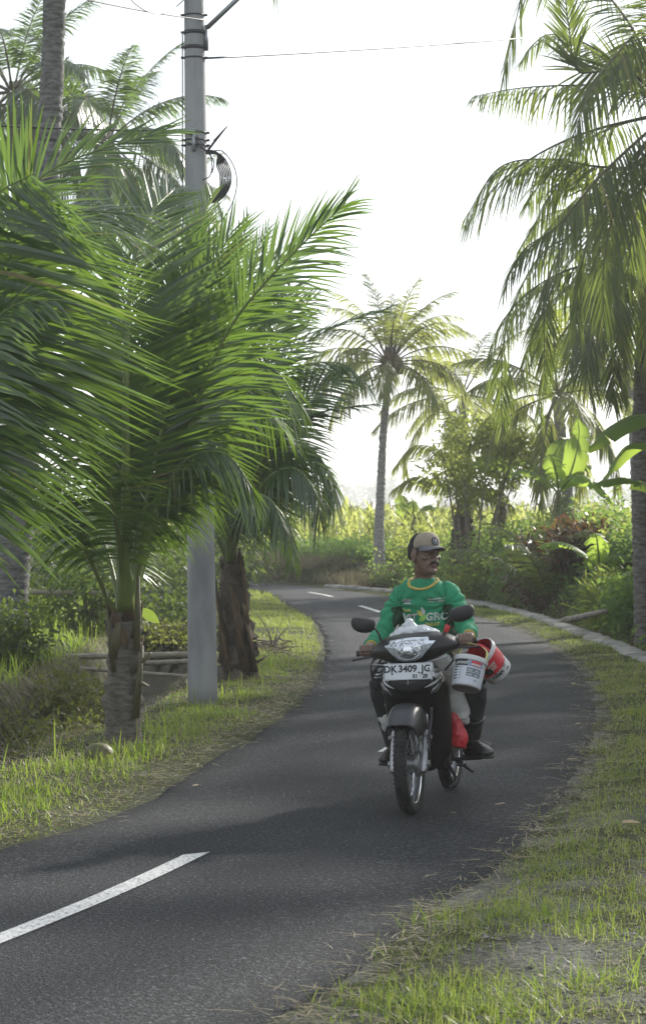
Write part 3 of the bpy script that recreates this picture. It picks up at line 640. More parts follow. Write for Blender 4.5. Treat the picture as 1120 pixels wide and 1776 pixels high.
for pts, kw in [
    (pp((*o, bz), (412, 820, bz), (450, 690, bz - .05), (510, 610, bz - .1), (580, 568, bz - .15), (672, 535, bz - .2)), dict(pairs=74, Lm=.62, hint=(-.2, -.45, .85), vee=.2, droop=.3, r0=.028, a0=62, a1=18)),
    (pp((*o, bz - .1), (425, 860, bz - .2), (482, 760, bz - .35), (556, 716, bz - .5), (650, 700, bz - .65)), dict(pairs=74, Lm=.6, hint=UP, vee=.12, droop=.35, r0=.028, a0=60, a1=20)),
    (pp((*o, bz - .1), (425, 900, bz - .3), (464, 830, bz - .5), (510, 812, bz - .7), (545, 850, bz - .85), (556, 905, bz - .9)), dict(pairs=70, Lm=.72, W=.03, hint=UP, vee=0, droop=.5, hang=.6, r0=.026)),
    (pp((*o, bz - .15), (408, 910, bz - .5), (430, 860, bz - .9), (470, 868, bz - 1.3), (500, 930, bz - 1.55)), dict(pairs=66, Lm=.72, W=.03, hint=UP, vee=0, droop=.5, hang=.6, r0=.026)),
    (pp((*o, bz - .02), (422, 830, bz - .1), (450, 690, bz - .2), (478, 575, bz - .3), (505, 500, bz - .35)), dict(pairs=84, Lm=.92, W=.03, hint=(-.1, -1, .1), vee=.1, droop=.16, hang=.1, r0=.03, a0=82, a1=30)),
    (pp((*o, bz - .02), (436, 860, bz - .15), (484, 760, bz - .3), (535, 690, bz - .45), (590, 655, bz - .55)), dict(pairs=84, Lm=.85, W=.03, hint=(-.2, -1, .3), vee=.1, droop=.2, hang=.12, r0=.03, a0=76, a1=22)),
    (pp((*o, bz + .02), (416, 800, bz + .1), (440, 660, bz + .2), (480, 560, bz + .3), (540, 520, bz + .35)), dict(pairs=84, Lm=.85, W=.03, hint=(-.1, -1, .2), vee=.1, droop=.16, hang=.1, r0=.03, a0=78, a1=22)),
    (pp((*o, bz - .05), (430, 880, bz - .1), (475, 800, bz - .2), (520, 775, bz - .3), (560, 800, bz - .4), (580, 870, bz - .5)), dict(pairs=76, Lm=.78, W=.03, hint=UP, vee=0, droop=.5, hang=.55, r0=.026)),
    (pp((*o, bz + .05), (415, 900, bz + .1), (440, 850, bz + .15), (475, 850, bz + .2), (500, 905, bz + .25), (508, 960, bz + .25)), dict(pairs=66, Lm=.62, W=.028, hint=UP, vee=0, droop=.5, hang=.65, r0=.024)),
    (pp((*o, bz - .05), (415, 820, bz - .1), (455, 700, bz - .2), (515, 640, bz - .35), (590, 630, bz - .5), (640, 670, bz - .6)), dict(pairs=80, Lm=.68, W=.029, hint=UP, vee=.08, droop=.42, hang=.3, r0=.028)),
    (pp((398, 970, bz), (402, 780, bz), (420, 620, bz), (455, 520, bz - .05), (510, 450, bz - .1)), dict(pairs=80, Lm=.7, W=.029, hint=(-.2, -1, .1), vee=.15, droop=.25, r0=.03)),
    (pp((*o, bz - .15), (392, 900, bz - .5), (372, 850, bz - .9), (350, 862, bz - 1.3), (338, 930, bz - 1.5)), dict(pairs=60, Lm=.6, W=.028, hint=UP, vee=0, droop=.5, hang=.6, r0=.024)),
    (pp((395, 970, bz), (392, 800, bz + .1), (400, 620, bz + .2), (425, 480, bz + .3), (462, 400, bz + .4)), dict(pairs=76, Lm=.66, hint=(-.2, -.9, .1), vee=.2, droop=.12, r0=.03, a0=62, a1=16)),
    (pp((393, 970, bz + .05), (370, 820, bz + .2), (352, 660, bz + .4), (330, 520, bz + .6), (290, 420, bz + .8)), dict(pairs=72, Lm=.7, hint=(.2, -.9, .2), vee=.15, droop=.2, r0=.028)),
    (pp((400, 970, bz + .1), (430, 820, bz + .5), (480, 700, bz + 1.0), (545, 640, bz + 1.5), (610, 660, bz + 1.9)), dict(pairs=70, Lm=.68, hint=UP, vee=.12, droop=.4, hang=.15, r0=.026)),
    (pp((395, 970, bz + .1), (360, 850, bz + .5), (310, 760, bz + 1.0), (250, 740, bz + 1.5)), dict(pairs=66, Lm=.66, hint=UP, vee=.1, droop=.4, hang=.3, r0=.024)),
    (pp((398, 970, bz + .1), (420, 880, bz + .6), (470, 830, bz + 1.1), (520, 870, bz + 1.6)), dict(pairs=66, Lm=.66, hint=UP, vee=.05, droop=.45, hang=.5, r0=.024)),
    (pp((394, 970, bz - .05), (350, 880, bz - .2), (300, 830, bz - .4), (262, 850, bz - .55), (240, 930, bz - .65)), dict(pairs=60, Lm=.6, hint=UP, vee=0, droop=.5, hang=.55, r0=.024))]:
    frond(root, pts, **kw)

def crown_fronds(root, top, n, L, spread=(78, -38), kw=None, seed=0, start=0.0, mats=('palm_old', 'petiole_old'), tipdrop=70, skip=None):
    """spiral of fronds: the youngest upright, the oldest hanging"""
    top = np.asarray(top, float)
    for k in range(n):
        u = (k + .5) / n; az = start + k * 2.39996 + rng.normal(0, .12)
        if skip and skip(az, u): continue
        e0 = spread[0] + (spread[1] - spread[0]) * u ** .9 + rng.normal(0, 5)
        b = top + np.array((math.cos(az), math.sin(az), 0)) * .08 + (0, 0, .15 * (1 - u))
        pts = arch(b, az, e0, e0 - tipdrop * rng.uniform(.7, 1.25) * (1 if u > .2 else .6), L * rng.uniform(.86, 1.08))
        q = dict(pairs=56, Lm=L * .27, W=.030, vee=.1, droop=.35 + .3 * u, hang=.1 + .65 * u, r0=.03, seg=3, sparse=.06 + .14 * u, roll=rng.normal(0, .25)); q.update(kw or {})
        frond(root, pts, mats, **q)

DENS = 1.3
# --- tall leaning trunk at the left, crown above the picture
bz = 24.0; b0 = P(4, 1092, bz); root = palm('coconut_palm', (b0[0], bz, hz(b0[0], bz)), 'tall coconut palm at the left, pale grey leaning trunk with its crown out of view')
tp = [(b0[0], bz, root.location.z - .2), P(10, 1060, bz), P(28, 900, bz), P(52, 650, bz), P(76, 400, bz), P(88, 200, bz), P(95, 0, bz), P(99, -160, bz), P(101, -330, bz)]
trunk_part(root, tp, [.27, .21, .18, .15, .135, .125, .12, .115, .11], ringh=.09, m='trunk_grey')
crown_fronds(root, P(101, -335, bz), 16, 3.4, (75, -20), seed=3)

# --- palm in the bend of the road with nuts under its crown
bz = 51.0; b0 = (1.27, bz); root = palm('coconut_palm', (1.27, bz + .9, hz(1.27, bz + .9)), 'slender coconut palm with nuts standing alone in the bend before the cornfield')
bz += .9; k = bz / 51.0
tp = [(1.27 * k, bz, root.location.z - .1), P(657, 985, bz), P(658, 900, bz), P(664, 760, bz), P(670, 690, bz), P(675, 640, bz)]
trunk_part(root, tp, [.15, .115, .10, .09, .085, .08], ringh=.1, m='trunk_pale')
top = P(676, 632, bz)
mb = MB()
for k in range(10): tube(mb, [top + (.05 * math.cos(k), .05 * math.sin(k), -.25), top + (.13 * math.cos(k * 2.4), .13 * math.sin(k * 2.4), .12), top + (.1 * math.cos(k * 2.4), .1 * math.sin(k * 2.4), .5)], [(.07, .03), (.07, .03), (.02, .01)], 7)
mb.build('leaf_sheath', M['fibre'], root, off=root.location)
for az, e0, e1, L in [(2.3, 82, 48, 2.2), (.7, 80, 40, 2.2), (1.5, 78, 30, 1.9), (2.9, 72, 12, 2.2), (-.2, 70, 8, 2.2), (.9, 66, 0, 2.1), (.2, 64, -25, 2.1), (2.6, 66, -10, 2.2), (-.5, 55, -40, 2.1), (3.4, 50, -50, 2.1), (-1.5, 62, -30, 2.0), (.0, 30, -62, 2.2), (3.05, 28, -60, 2.2), (.6, 20, -70, 2.0), (2.5, 16, -75, 2.1), (-.3, 8, -80, 2.1), (3.5, 4, -82, 2.2), (-.9, -8, -85, 2.0), (4.0, -10, -85, 2.1), (-1.7, 0, -80, 2.0), (.1, -18, -86, 1.9), (2.95, -22, -88, 2.0), (-2.3, 25, -60, 2.1), (1.5, 20, -60, 2.0), (.35, 45, -30, 2.3), (-.1, -2, -78, 2.3)]:
    u = (84 - e0) / 110
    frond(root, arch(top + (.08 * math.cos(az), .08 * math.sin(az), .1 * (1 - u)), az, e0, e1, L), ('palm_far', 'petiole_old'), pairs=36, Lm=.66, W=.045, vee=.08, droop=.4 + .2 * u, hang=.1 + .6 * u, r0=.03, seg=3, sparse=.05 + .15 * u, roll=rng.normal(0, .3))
for dx, dy, dz in [(.14, -.16, -.06), (.22, -.05, -.12), (.08, -.2, -.2), (-.16, -.12, -.1), (-.05, -.2, -.03), (.2, -.1, .06)]:
    mb = MB(); ellipsoid(mb, top + (dx, dy, dz), (.10, .10, .125), seg=12, rings=8); mb.build('coconut', M['coconut'], root, off=root.location)

# --- big palms on the right bank
def right_palm(base, mid, topz, label, fronds, r, n_rand, L, start, skip=None):
    root = palm('coconut_palm', (base[0], base[1], hz(*base)), label)
    tp = [(base[0], base[1], root.location.z - .2)] + mid + [topz]
    trunk_part(root, tp, r, ringh=.1)
    mb = MB()
    for k in range(11): tube(mb, [np.array(topz) + (.06 * math.cos(k), .06 * math.sin(k), -.3), np.array(topz) + (.16 * math.cos(k * 2.4), .16 * math.sin(k * 2.4), .1), np.array(topz) + (.12 * math.cos(k * 2.4), .12 * math.sin(k * 2.4), .5)], [(.08, .03), (.08, .03), (.02, .01)], 7)
    mb.build('leaf_sheath', M['fibre'], root, off=root.location)
    for pts, kw in fronds: frond(root, pts, ('palm_old', 'petiole_old'), **kw)
    crown_fronds(root, topz, n_rand, L, (70, -45), start=start, skip=skip)
    return root
bz = 27.5
t1 = P(1165, 205, bz)
FK = lambda **k: dict(dict(pairs=66, Lm=.85, W=.034, hint=UP, vee=.02, droop=.35, hang=.5, r0=.03, t0=.12, seg=4, sparse=.08), **k)
right_palm((4.9, bz), [P(1190, 760, bz), P(1175, 420, bz)], t1, 'tall coconut palm at the upper right edge, its long leaves hanging in over the lane', [
    (pp((1160, 205, bz), (1120, 231, bz - .3), (1054, 291, bz - .6), (1019, 329, bz - .8), (964, 393, bz - 1.0), (905, 436, bz - 1.2), (874, 500, bz - 1.3)), FK(Lm=.85)),
    (pp((1160, 195, bz), (1120, 60, bz - .5), (1058, 107, bz - 1.0), (1019, 171, bz - 1.3), (990, 245, bz - 1.5)), FK(Lm=.95, sparse=.0)),
    (pp((1160, 215, bz), (1100, 285, bz + .3), (1037, 289, bz + .5), (951, 276, bz + .7), (865, 291, bz + .9), (806, 378, bz + 1.0)), FK(Lm=.62)),
    (pp((1160, 200, bz), (1088, 150, bz + .3), (1000, 148, bz + .6), (908, 152, bz + .8), (822, 166, bz + 1.0)), FK(Lm=.75, sparse=.25, droop=.5, a0=78, a1=60)),
    (pp((1160, 190, bz), (1090, 40, bz + .6), (1010, -40, bz + 1.0), (920, -30, bz + 1.3), (893, 40, bz + 1.4), (868, 160, bz + 1.5)), FK(Lm=.75)),
    (pp((1160, 190, bz), (1085, 120, bz - .3), (1030, 125, bz - .4), (998, 118, bz - .5), (985, 40, bz - .5), (975, -40, bz - .6)), FK(Lm=.7, hint=(0, -1, .2), hang=0, droop=.1, vee=.2, a0=45)),
    (pp((1165, 215, bz), (1110, 330, bz + .6), (1060, 330, bz + 1.0), (985, 305, bz + 1.4), (918, 400, bz + 1.7)), FK(Lm=.75)),
    (pp((1160, 195, bz), (1040, 90, bz + .9), (950, 60, bz + 1.6), (900, 110, bz + 2.0)), FK(Lm=.6))],
    [.22, .17, .15, .13], 18, 3.0, -.6, skip=lambda az, u: math.cos(az) < -.75 and u < .5)
bz = 32.0; t2 = P(1128, 455, bz)
right_palm((4.62, bz), [P(1114, 950, bz), P(1112, 820, bz), P(1116, 620, bz)], t2, 'coconut palm with a grey trunk at the right edge, its crown drooping low', [
    (pp((1125, 450, bz), (1075, 385, bz - .3), (1028, 483, bz - .6), (994, 569, bz - .8), (985, 650, bz - .9)), FK(Lm=.85)),
    (pp((1125, 450, bz), (1040, 375, bz), (985, 410, bz), (947, 492, bz), (943, 560, bz - .1), (944, 660, bz - .1)), FK(Lm=.85)),
    (pp((1125, 450, bz), (1030, 410, bz + .5), (950, 430, bz + .8), (898, 510, bz + 1.0), (872, 600, bz + 1.1), (869, 740, bz + 1.1)), FK(Lm=.8, t0=.2)),
    (pp((1125, 450, bz), (1060, 440, bz - .6), (1030, 520, bz - .9), (1015, 620, bz - 1.0), (1030, 700, bz - 1.0)), FK(Lm=.85)),
    (pp((1125, 455, bz), (1090, 500, bz - .4), (1068, 600, bz - .6), (1062, 700, bz - .6)), FK(Lm=.8)),
    (pp((1125, 455, bz), (1010, 480, bz + .8), (930, 560, bz + 1.3), (905, 660, bz + 1.5)), FK(Lm=.75)),
    (pp((1125, 450, bz), (1020, 370, bz + .9), (945, 375, bz + 1.6), (895, 440, bz + 2.1)), FK(Lm=.7)),
    (pp((1125, 450, bz), (1080, 350, bz - .4), (1010, 340, bz - .8), (945, 400, bz - 1.1)), FK(Lm=.8))],
    [.19, .155, .145, .14, .13, .11], 17, 2.8, .3, skip=lambda az, u: math.cos(az) < -.8 and u < .4)

# --- palms further off
for px, py, bz, L, n, st, label in [(186, 250, 48, 3.0, 24, .4, 'hazy distant coconut palm between the leaning grey trunk and the utility pole'), (22, 165, 48, 2.9, 22, 1.3, 'hazy distant coconut palm at the left edge, behind the leaning grey trunk'),
                                    (800, 690, 58, 2.5, 17, .9, 'pale coconut palm rising behind the bushy tree, beyond the rider'), (965, 690, 44, 2.3, 16, 2.0, 'shaggy coconut palm behind the upright banana leaves'), (1085, 560, 50, 2.6, 14, 2.8, 'distant coconut palm almost hidden by the palms at the right edge'),
                                    (300, 330, 88, 2.7, 15, 1.9, 'faint lower coconut palm far behind the utility pole')]:
    t = P(px, py, bz); root = palm('coconut_palm', (t[0] + .3, bz, hz(t[0] + .3, bz)), label)
    trunk_part(root, [(t[0] + .3, bz, -.1), (t[0] + .2, bz, t[2] * .5), t], [.17, .13, .12, .10], ringh=.25, sides=10, m='trunk_pale')
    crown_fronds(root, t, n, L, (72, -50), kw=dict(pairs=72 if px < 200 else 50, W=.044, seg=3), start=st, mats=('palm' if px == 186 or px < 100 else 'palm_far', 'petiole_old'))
# --- unseen palms right of the lane, placed and sized for the shade they cast
SHADE = [(6.4, 26.2, 3.9, 2.3), (7.3, 33.0, 4.3, 2.4), (9.6, 33.5, 5.6, 3.0), (6.4, 18.2, 4.2, 2.4), (7.0, 21.6, 4.3, 2.6), (8.6, 23.5, 5.6, 3.3), (10.8, 28.0, 6.6, 3.3), (7.6, 29.2, 6.0, 3.0), (12.6, 22.5, 6.2, 3.4)]
for x, y, zt, L in SHADE:
    root = palm('coconut_palm', (x, y, hz(x, y)), 'unseen coconut palm on the right bank, placed for the shade it casts', 'palms outside the picture')
    trunk_part(root, [(x, y, -.1), (x + .1, y, zt * .5), (x + .2, y, zt)], [.2, .16, .14, .12], sides=12)
    crown_fronds(root, (x + .2, y, zt), 18, L, (72, -40), kw=dict(pairs=44, W=.045, seg=2), start=x)
# ---------------------------------------------------------------- broad-leaved plants
def leaves_mb(mb, cen, n, rad, L, W, up=.3, droop=.25, shape='leaf', segs=3, mi=0, clump=40, shell=.55, flat=1.0):
    """leaf clumps spread through an ellipsoid, with gaps between them"""
    rad = np.asarray(rad, float); cen = np.asarray(cen, float); nc = max(3, n // clump)
    d = nrm(rng.normal(0, 1, (nc, 3))); c = cen + d * rad * (rng.uniform(shell, 1.0, nc) ** .7)[:, None]
    k = rng.integers(0, nc, n); sp = rad.mean() * .26
    b = c[k] + rng.normal(0, sp, (n, 3)) * (1, 1, .8)
    o = nrm(d[k] * .8 + rng.normal(0, .75, (n, 3)) + (0, 0, up)) * (1, 1, flat); o = nrm(o)
    w = nrm(np.cross(o, rng.normal(0, .45, (n, 3)) + UP))
    return strips(mb, b, o, w, L * rng.uniform(.65, 1.25, n), W * rng.uniform(.7, 1.25, n), droop * rng.uniform(.2, 1.8, n), segs, mi, shape)

def bush(name, cat, x, y, rad, n, L, W, label, m='herb', group=None, zc=None, stems=7, **kw):
    z0 = hz(x, y); root = empty(name, (x, y, z0), label, cat, group)
    c = np.array((x, y, z0 + rad[2] * .85 if zc is None else zc)); mb = MB()
    leaves_mb(mb, c, n, rad, L, W, **kw); mb.build('foliage', M[m], root, off=root.location)
    mb = MB()
    for k in range(stems):
        a = k * 2.4; e = c + np.array((math.cos(a) * rad[0], math.sin(a) * rad[1], rad[2] * .4)) * rng.uniform(.4, .9)
        tube(mb, [(x + .05 * math.cos(a), y + .05 * math.sin(a), z0 - .05), (c + (e - c) * .35) * (1, 1, .8) + (0, 0, z0 * .2), e], [.018, .012, .005], 5, smoothn=8)
    mb.build('stem', M['twig'], root, off=root.location)
    return root

def banana_leaf(root, pts, W, hint=UP, tear=.12, fold=.25):
    """one paddle leaf with a midrib, its margin torn along the veins"""
    n = 46; p = even(pts, n); T = nrm(np.gradient(p, axis=0)); h = np.asarray(hint, float); N = nrm(h - (T @ h)[:, None] * T); S = np.cross(T, N)
    t = np.linspace(0, 1, n); wd = W * np.interp(t, [0, .14, .16, .3, .6, .85, 1], [0.02, .03, .25, .85, 1, .7, .03])
    mb = MB(); v = []
    for sd in (-1, 1):
        dr = fold + .1 * np.sin(t * 9 + sd) ; jit = np.cumsum(rng.normal(0, .12, n)) * .03
        a = p + S * sd * .006; b = p + S * (sd * wd * .55)[:, None] + N * (wd * .10)[:, None]; c = p + S * (sd * wd)[:, None] - N * (wd * (dr + jit))[:, None]
        start = 0; segs = [];
        for i in range(n - 1):
            if rng.random() < tear and i > 8: segs.append((start, i)); start = i
        segs.append((start, n - 1))
        for s0, s1 in segs:
            if s1 <= s0: continue
            m = s1 - s0 + 1; off = N[s0:s1 + 1] * 0 - UP * rng.uniform(0, .10) * np.linspace(.6, 1, m)[:, None] * (1 if len(segs) > 1 else 0)
            shift = T[s0:s1 + 1] * (-np.linspace(0, 1, m)[:, None] * .02)
            q = np.concatenate((a[s0:s1 + 1], b[s0:s1 + 1] + off * .5, c[s0:s1 + 1] + off + shift))
            f = [(k * m + i, k * m + i + 1, (k + 1) * m + i + 1, (k + 1) * m + i) for k in (0, 1) for i in range(m - 1)]
            mb.add(q, f)
    tube(mb, p - N * .006, list(np.interp(t, [0, 1], [.022, .004])), 6, 1)
    return mb.build('leaf', [M['banana'], M['petiole']], root, off=root.location)

def banana(x, y, h, leaves, label, n_rand=5, L=1.3, W=.22):
    z0 = hz(x, y); root = empty('banana_plant', (x, y, z0), label, 'banana plant', 'banana plants')
    mb = MB(); tube(mb, [(x, y, z0 - .1), (x + .02, y, z0 + h * .5), (x, y, z0 + h)], [.11, .085, .05], 12, smoothn=10); mb.build('stem', M['banana_stem'], root, off=root.location)
    for pts, w, hint in leaves: banana_leaf(root, pts, w, hint)
    for k in range(n_rand):
        az = k * 2.4 + x; banana_leaf(root, arch((x, y, z0 + h * .95), az, 72 - 9 * k, -10 - 14 * k, L * rng.uniform(.8, 1.1)), W * rng.uniform(.8, 1.1), tear=.2)
    mb = MB()                                                               # dead leaves hugging the stem
    n = 40; a = rng.uniform(0, 6.28, n); b = np.stack((x + .07 * np.cos(a), y + .07 * np.sin(a), z0 + h * rng.uniform(.3, 1, n)), 1)
    strips(mb, b, nrm(np.stack((np.cos(a) * .4, np.sin(a) * .4, -np.ones(n)), 1)), np.stack((-np.sin(a), np.cos(a), 0 * a), 1), h * .35 * rng.uniform(.4, 1, n), .06, .1, 3, 0, 'leaf')
    mb.build('dead_leaf', M['drygrass'], root, off=root.location)

Z = 41.6; banana(P(968, 0, Z)[0], Z, 1.3, [(pp((965, 842, Z), (985, 828, Z), (998, 790, Z), (1004, 750, Z + .1), (1000, 722, Z + .15)), .24, (-.1, -1, .15)), (pp((965, 842, Z), (960, 800, Z + .2), (972, 770, Z + .4), (985, 760, Z + .6)), .2, (.5, -1, .2)), (pp((965, 842, Z), (1000, 832, Z), (1035, 838, Z - .2), (1060, 868, Z - .4)), .2, UP)],
                'banana plant with one big pale leaf standing upright against the sky', 4, 1.2)
Z = 30.0; banana(4.75, Z, 1.95, [(pp((1175, 790, Z), (1150, 730, Z - .1), (1110, 722, Z - .2), (1062, 742, Z - .3), (1020, 776, Z - .35)), .24, (-.1, -.25, 1)), (pp((1175, 790, Z), (1140, 770, Z + .4), (1090, 775, Z + .7), (1045, 830, Z + .9)), .22, UP)],
                'banana plant at the right edge, broad leaves arching before the grey trunk', 4, 1.4)
Z = 57.0; banana(P(716, 0, Z)[0], Z, 1.15, [(pp((716, 905, Z), (708, 888, Z), (698, 872, Z), (692, 855, Z)), .24, (.3, -1, .2)), (pp((716, 905, Z), (726, 888, Z), (742, 876, Z), (757, 880, Z)), .22, UP)],
                'small banana plant with a ragged stem beside the road in the bend', 2, .8, .17)
Z = 46.0; banana(P(868, 0, Z)[0], Z, 1.3, [(pp((872, 830, Z), (876, 795, Z), (884, 765, Z), (890, 742, Z)), .27, (.4, -1, .2)), (pp((872, 835, Z), (900, 815, Z), (930, 818, Z), (950, 845, Z)), .2, UP)],
                'banana plant with a short broad leaf just right of the bushy tree', 3, 1.1)
Z = 41.0; banana(P(925, 0, Z)[0], Z + .8, .9, [], 'low banana plant half hidden behind the dark red shrub', 5, 1.1)
Z = 36.0; banana(P(1045, 0, Z)[0], Z + .5, 1.0, [], 'banana plant with torn leaves left of the grey palm trunk', 5, 1.1)

# small bushy tree behind the rider
Z = 45.0; c = P(832, 800, Z); root = empty('bushy_tree', (P(815, 0, Z)[0], Z, hz(P(815, 0, Z)[0], Z)), 'small loose tree with fine light green leaves rising beyond the rider', 'tree')
mb = MB()
tb = np.array((P(815, 0, Z)[0], Z, root.location.z - .1))
for k in range(9):
    a = k * 2.4; e = c + np.array((math.cos(a) * .8, math.sin(a) * .8, .5 * math.sin(k * 1.7))); tube(mb, [tb + (.08 * math.cos(a), .08 * math.sin(a), 0), (tb * .45 + e * .55) + (0, 0, .1), e], [.04, .025, .008], 6, smoothn=9)
mb.build('trunk', M['twig'], root, off=root.location)
mb = MB()
for dx, dz, r in [(0, 0, .8), (-.6, -.15, .55), (.55, -.1, .55), (-.2, .5, .5), (.35, .45, .45), (-.1, -.5, .55), (.7, .3, .35)]:
    leaves_mb(mb, c + (dx * 1.1, rng.uniform(-.4, .4), dz * 1.1), 520, (r, r, r * .8), .15, .055, clump=12, shell=.45)
mb.build('crown', M['herb_pale'], root, off=root.location)

# young palm on a dark fibrous stump
Z = 47.0; x = P(803, 0, Z)[0]; root = palm('coconut_palm', (x, Z, hz(x, Z)), 'stunted coconut palm on a dark fibrous stump behind the rider')
trunk_part(root, [(x, Z, root.location.z - .1), (x, Z, .75), P(803, 868, Z)], [.27, .25, .12], m='trunk_dark', rough=.08, ringh=.08)
t = P(803, 868, Z)
for pts in (pp((803, 870, Z), (780, 845, Z), (748, 832, Z), (715, 828, Z), (680, 850, Z)), pp((803, 870, Z), (790, 820, Z), (760, 780, Z), (715, 775, Z), (680, 815, Z - .2)), pp((803, 870, Z), (812, 820, Z), (850, 780, Z), (900, 790, Z), (925, 840, Z)), pp((803, 870, Z), (825, 850, Z - .3), (860, 850, Z - .5), (890, 880, Z - .6)), pp((803, 868, Z), (800, 800, Z + .2), (790, 740, Z + .4), (765, 700, Z + .6))):
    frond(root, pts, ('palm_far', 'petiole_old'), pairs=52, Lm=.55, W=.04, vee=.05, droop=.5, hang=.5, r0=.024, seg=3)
# feathery young palm beside the bananas
Z = 40.0; x = P(960, 0, Z)[0]; root = palm('coconut_palm', (x, Z, hz(x, Z)), 'low coconut palm without a trunk, blue-green leaves right beside the upright banana leaf')
for az, e0, L in [(2.6, 62, 1.9), (3.3, 45, 1.9), (.3, 66, 1.9), (1.3, 74, 2.1), (4.1, 50, 1.8), (-.6, 45, 1.8), (5.0, 60, 1.8), (2.0, 55, 1.9)]:
    frond(root, arch((x, Z, root.location.z + .1), az, e0 + 14, e0 - 60, L + .5), ('palm_old', 'petiole_old'), pairs=54, Lm=.6, W=.036, vee=.1, droop=.4, hang=.2, r0=.024, seg=3)

# shrubs on the right bank
RB = 'shrubs on the right bank'
for px, Z, rad, m, n, L, W, label in [
    (955, 41.0, (.72, .5, .62), 'croton', 1900, .19, .065, 'dark red-brown croton shrub with broad leaves, below the banana plants'),
    (1015, 39.4, (.62, .45, .5), 'croton', 1500, .18, .06, 'smaller bronze croton shrub close to the grey palm trunk'),
    (905, 42.6, (.6, .5, .6), 'herb', 1300, .13, .05, 'green shrub on the bank left of the red croton'),
    (1065, 35.2, (.6, .5, .5), 'herb_pale', 1000, .26, .03, 'clump of long grassy leaves spilling down by the grey palm trunk'),
    (850, 44.6, (.9, .5, .85), 'herb', 1700, .11, .045, 'dark leafy shrub beside the stunted palm stump'),
    (775, 46.5, (.95, .5, .72), 'herb', 1700, .11, .045, 'rounded shrub at the road bend just beyond the rider'),
    (728, 50.2, (.7, .5, .5), 'herb_pale', 1500, .12, .04, 'pale grassy shrub right of the lone palm in the bend'),
    (1112, 33.4, (.6, .4, .5), 'herb', 1500, .14, .05, 'shrub at the right edge around the foot of the grey palm trunk'),
    (812, 44.4, (.7, .4, .7), 'herb_pale', 1700, .12, .045, 'light green shrub growing up in front of the dark fibrous stump')]:
    x = P(px, 0, Z)[0]; bush('shrub', 'shrub', x, Z, rad, n, L, W, label, m, RB, clump=22, shell=.35)
# red blossoms on the croton's neighbour
x = P(970, 0, 40.2)[0]; root = empty('flower_cluster', (x, 40.2, hz(x, 40.2) + .9), 'few small red blossoms showing above the dark red-brown croton shrub', 'flowers')
mb = MB(); n = 20; d = nrm(rng.normal(0, 1, (n, 3))); cc = pp((963, 897, 40.0), (975, 892, 40.1), (985, 890, 40.2), (1030, 878, 39.0))
b = np.array([cc[q] for q in rng.integers(0, 4, n)]) + rng.normal(0, .025, (n, 3)); strips(mb, b, d, nrm(np.cross(d, UP)), .05, .035, .2, 2, 0, 'leaf')
mb.build('blossom', leafmat('red_blossom', [(.42, .03, .015), (.55, .06, .02)], (.7, .1, .04), .35), root, off=root.location)

# undergrowth covering both faces of the right bank
def on_kerb(n, y0, y1, d0, d1):
    k = (KERB[:, 1] > y0) & (KERB[:, 1] < y1); q = KERB[k]; t = nrm(np.gradient(q, axis=0)); nn = np.stack((t[:, 1], -t[:, 0]), 1); i = rng.integers(0, k.sum(), n)
    return q[i] + nn[i] * rng.uniform(d0, d1, n)[:, None]
mb = MB(); n = 560; c = on_kerb(n, 15, 50.4, .75, 3.2); zc = height(c[:, 0], c[:, 1])
kk = rng.integers(0, n, 80000); m_ = len(kk); b = np.hstack((c[kk] + rng.normal(0, .17, (m_, 2)), (zc[kk] + np.abs(rng.normal(.05, .2, m_)) * (.25 + 1.7 * vnoise(c[kk, 0], c[kk, 1], 1.3, 61)))[:, None]))
o = nrm(rng.normal(0, .6, (m_, 3)) + (-.35, -.35, .55)); strips(mb, b, o, nrm(np.cross(o, rng.normal(0, .4, (m_, 3)) + UP)), .10 * rng.uniform(.6, 1.4, m_), .04 * rng.uniform(.6, 1.4, m_), .3, 3, 0, 'leaf')
tag(mb.build('undergrowth', M['herb']), kind='stuff')
mb = MB(); n = 330; c = on_kerb(n, 15, 50.0, 1.5, 5.2); zc = height(c[:, 0], c[:, 1]); kk = rng.integers(0, n, 42000); m_ = len(kk); hh = .1 + .75 * vnoise(c[:, 0], c[:, 1], .9, 67)[kk]
b = np.hstack((c[kk] + rng.normal(0, .2, (m_, 2)), (zc[kk] + np.abs(rng.normal(.1, .45, m_)) * hh)[:, None])); o = nrm(rng.normal(0, .7, (m_, 3)) + (-.2, -.2, .6))
strips(mb, b, o, nrm(np.cross(o, rng.normal(0, .4, (m_, 3)) + UP)), .13 * rng.uniform(.6, 1.4, m_), .05 * rng.uniform(.6, 1.4, m_), .3, 3, 0, 'leaf')
p = on_kerb(15000, 15, 50.4, .6, 4.2); hn = vnoise(p[:, 0], p[:, 1], 1.1, 63); blades(p, .16 + .5 * hn ** 1.5, .7, .014, .8, 4, 0, mb)
tag(mb.build('bank_tall_grass', M['herb_pale']), kind='stuff')
mb = MB(); p = on_kerb(9500, 15, 50.6, .55, 1.25)                                # dead grass hanging down the bank face
z = height(p[:, 0], p[:, 1]); n = len(p); a = rng.normal(math.pi * 1.05, .9, n)
strips(mb, np.hstack((p, (z + rng.uniform(.05, .35, n))[:, None])), nrm(np.stack((np.cos(a) * .6, np.sin(a) * .6, rng.uniform(-.5, .6, n)), 1)), nrm(np.stack((-np.sin(a), np.cos(a), rng.normal(0, .3, n)), 1)), rng.uniform(.2, .6, n), .011, .7, 4)
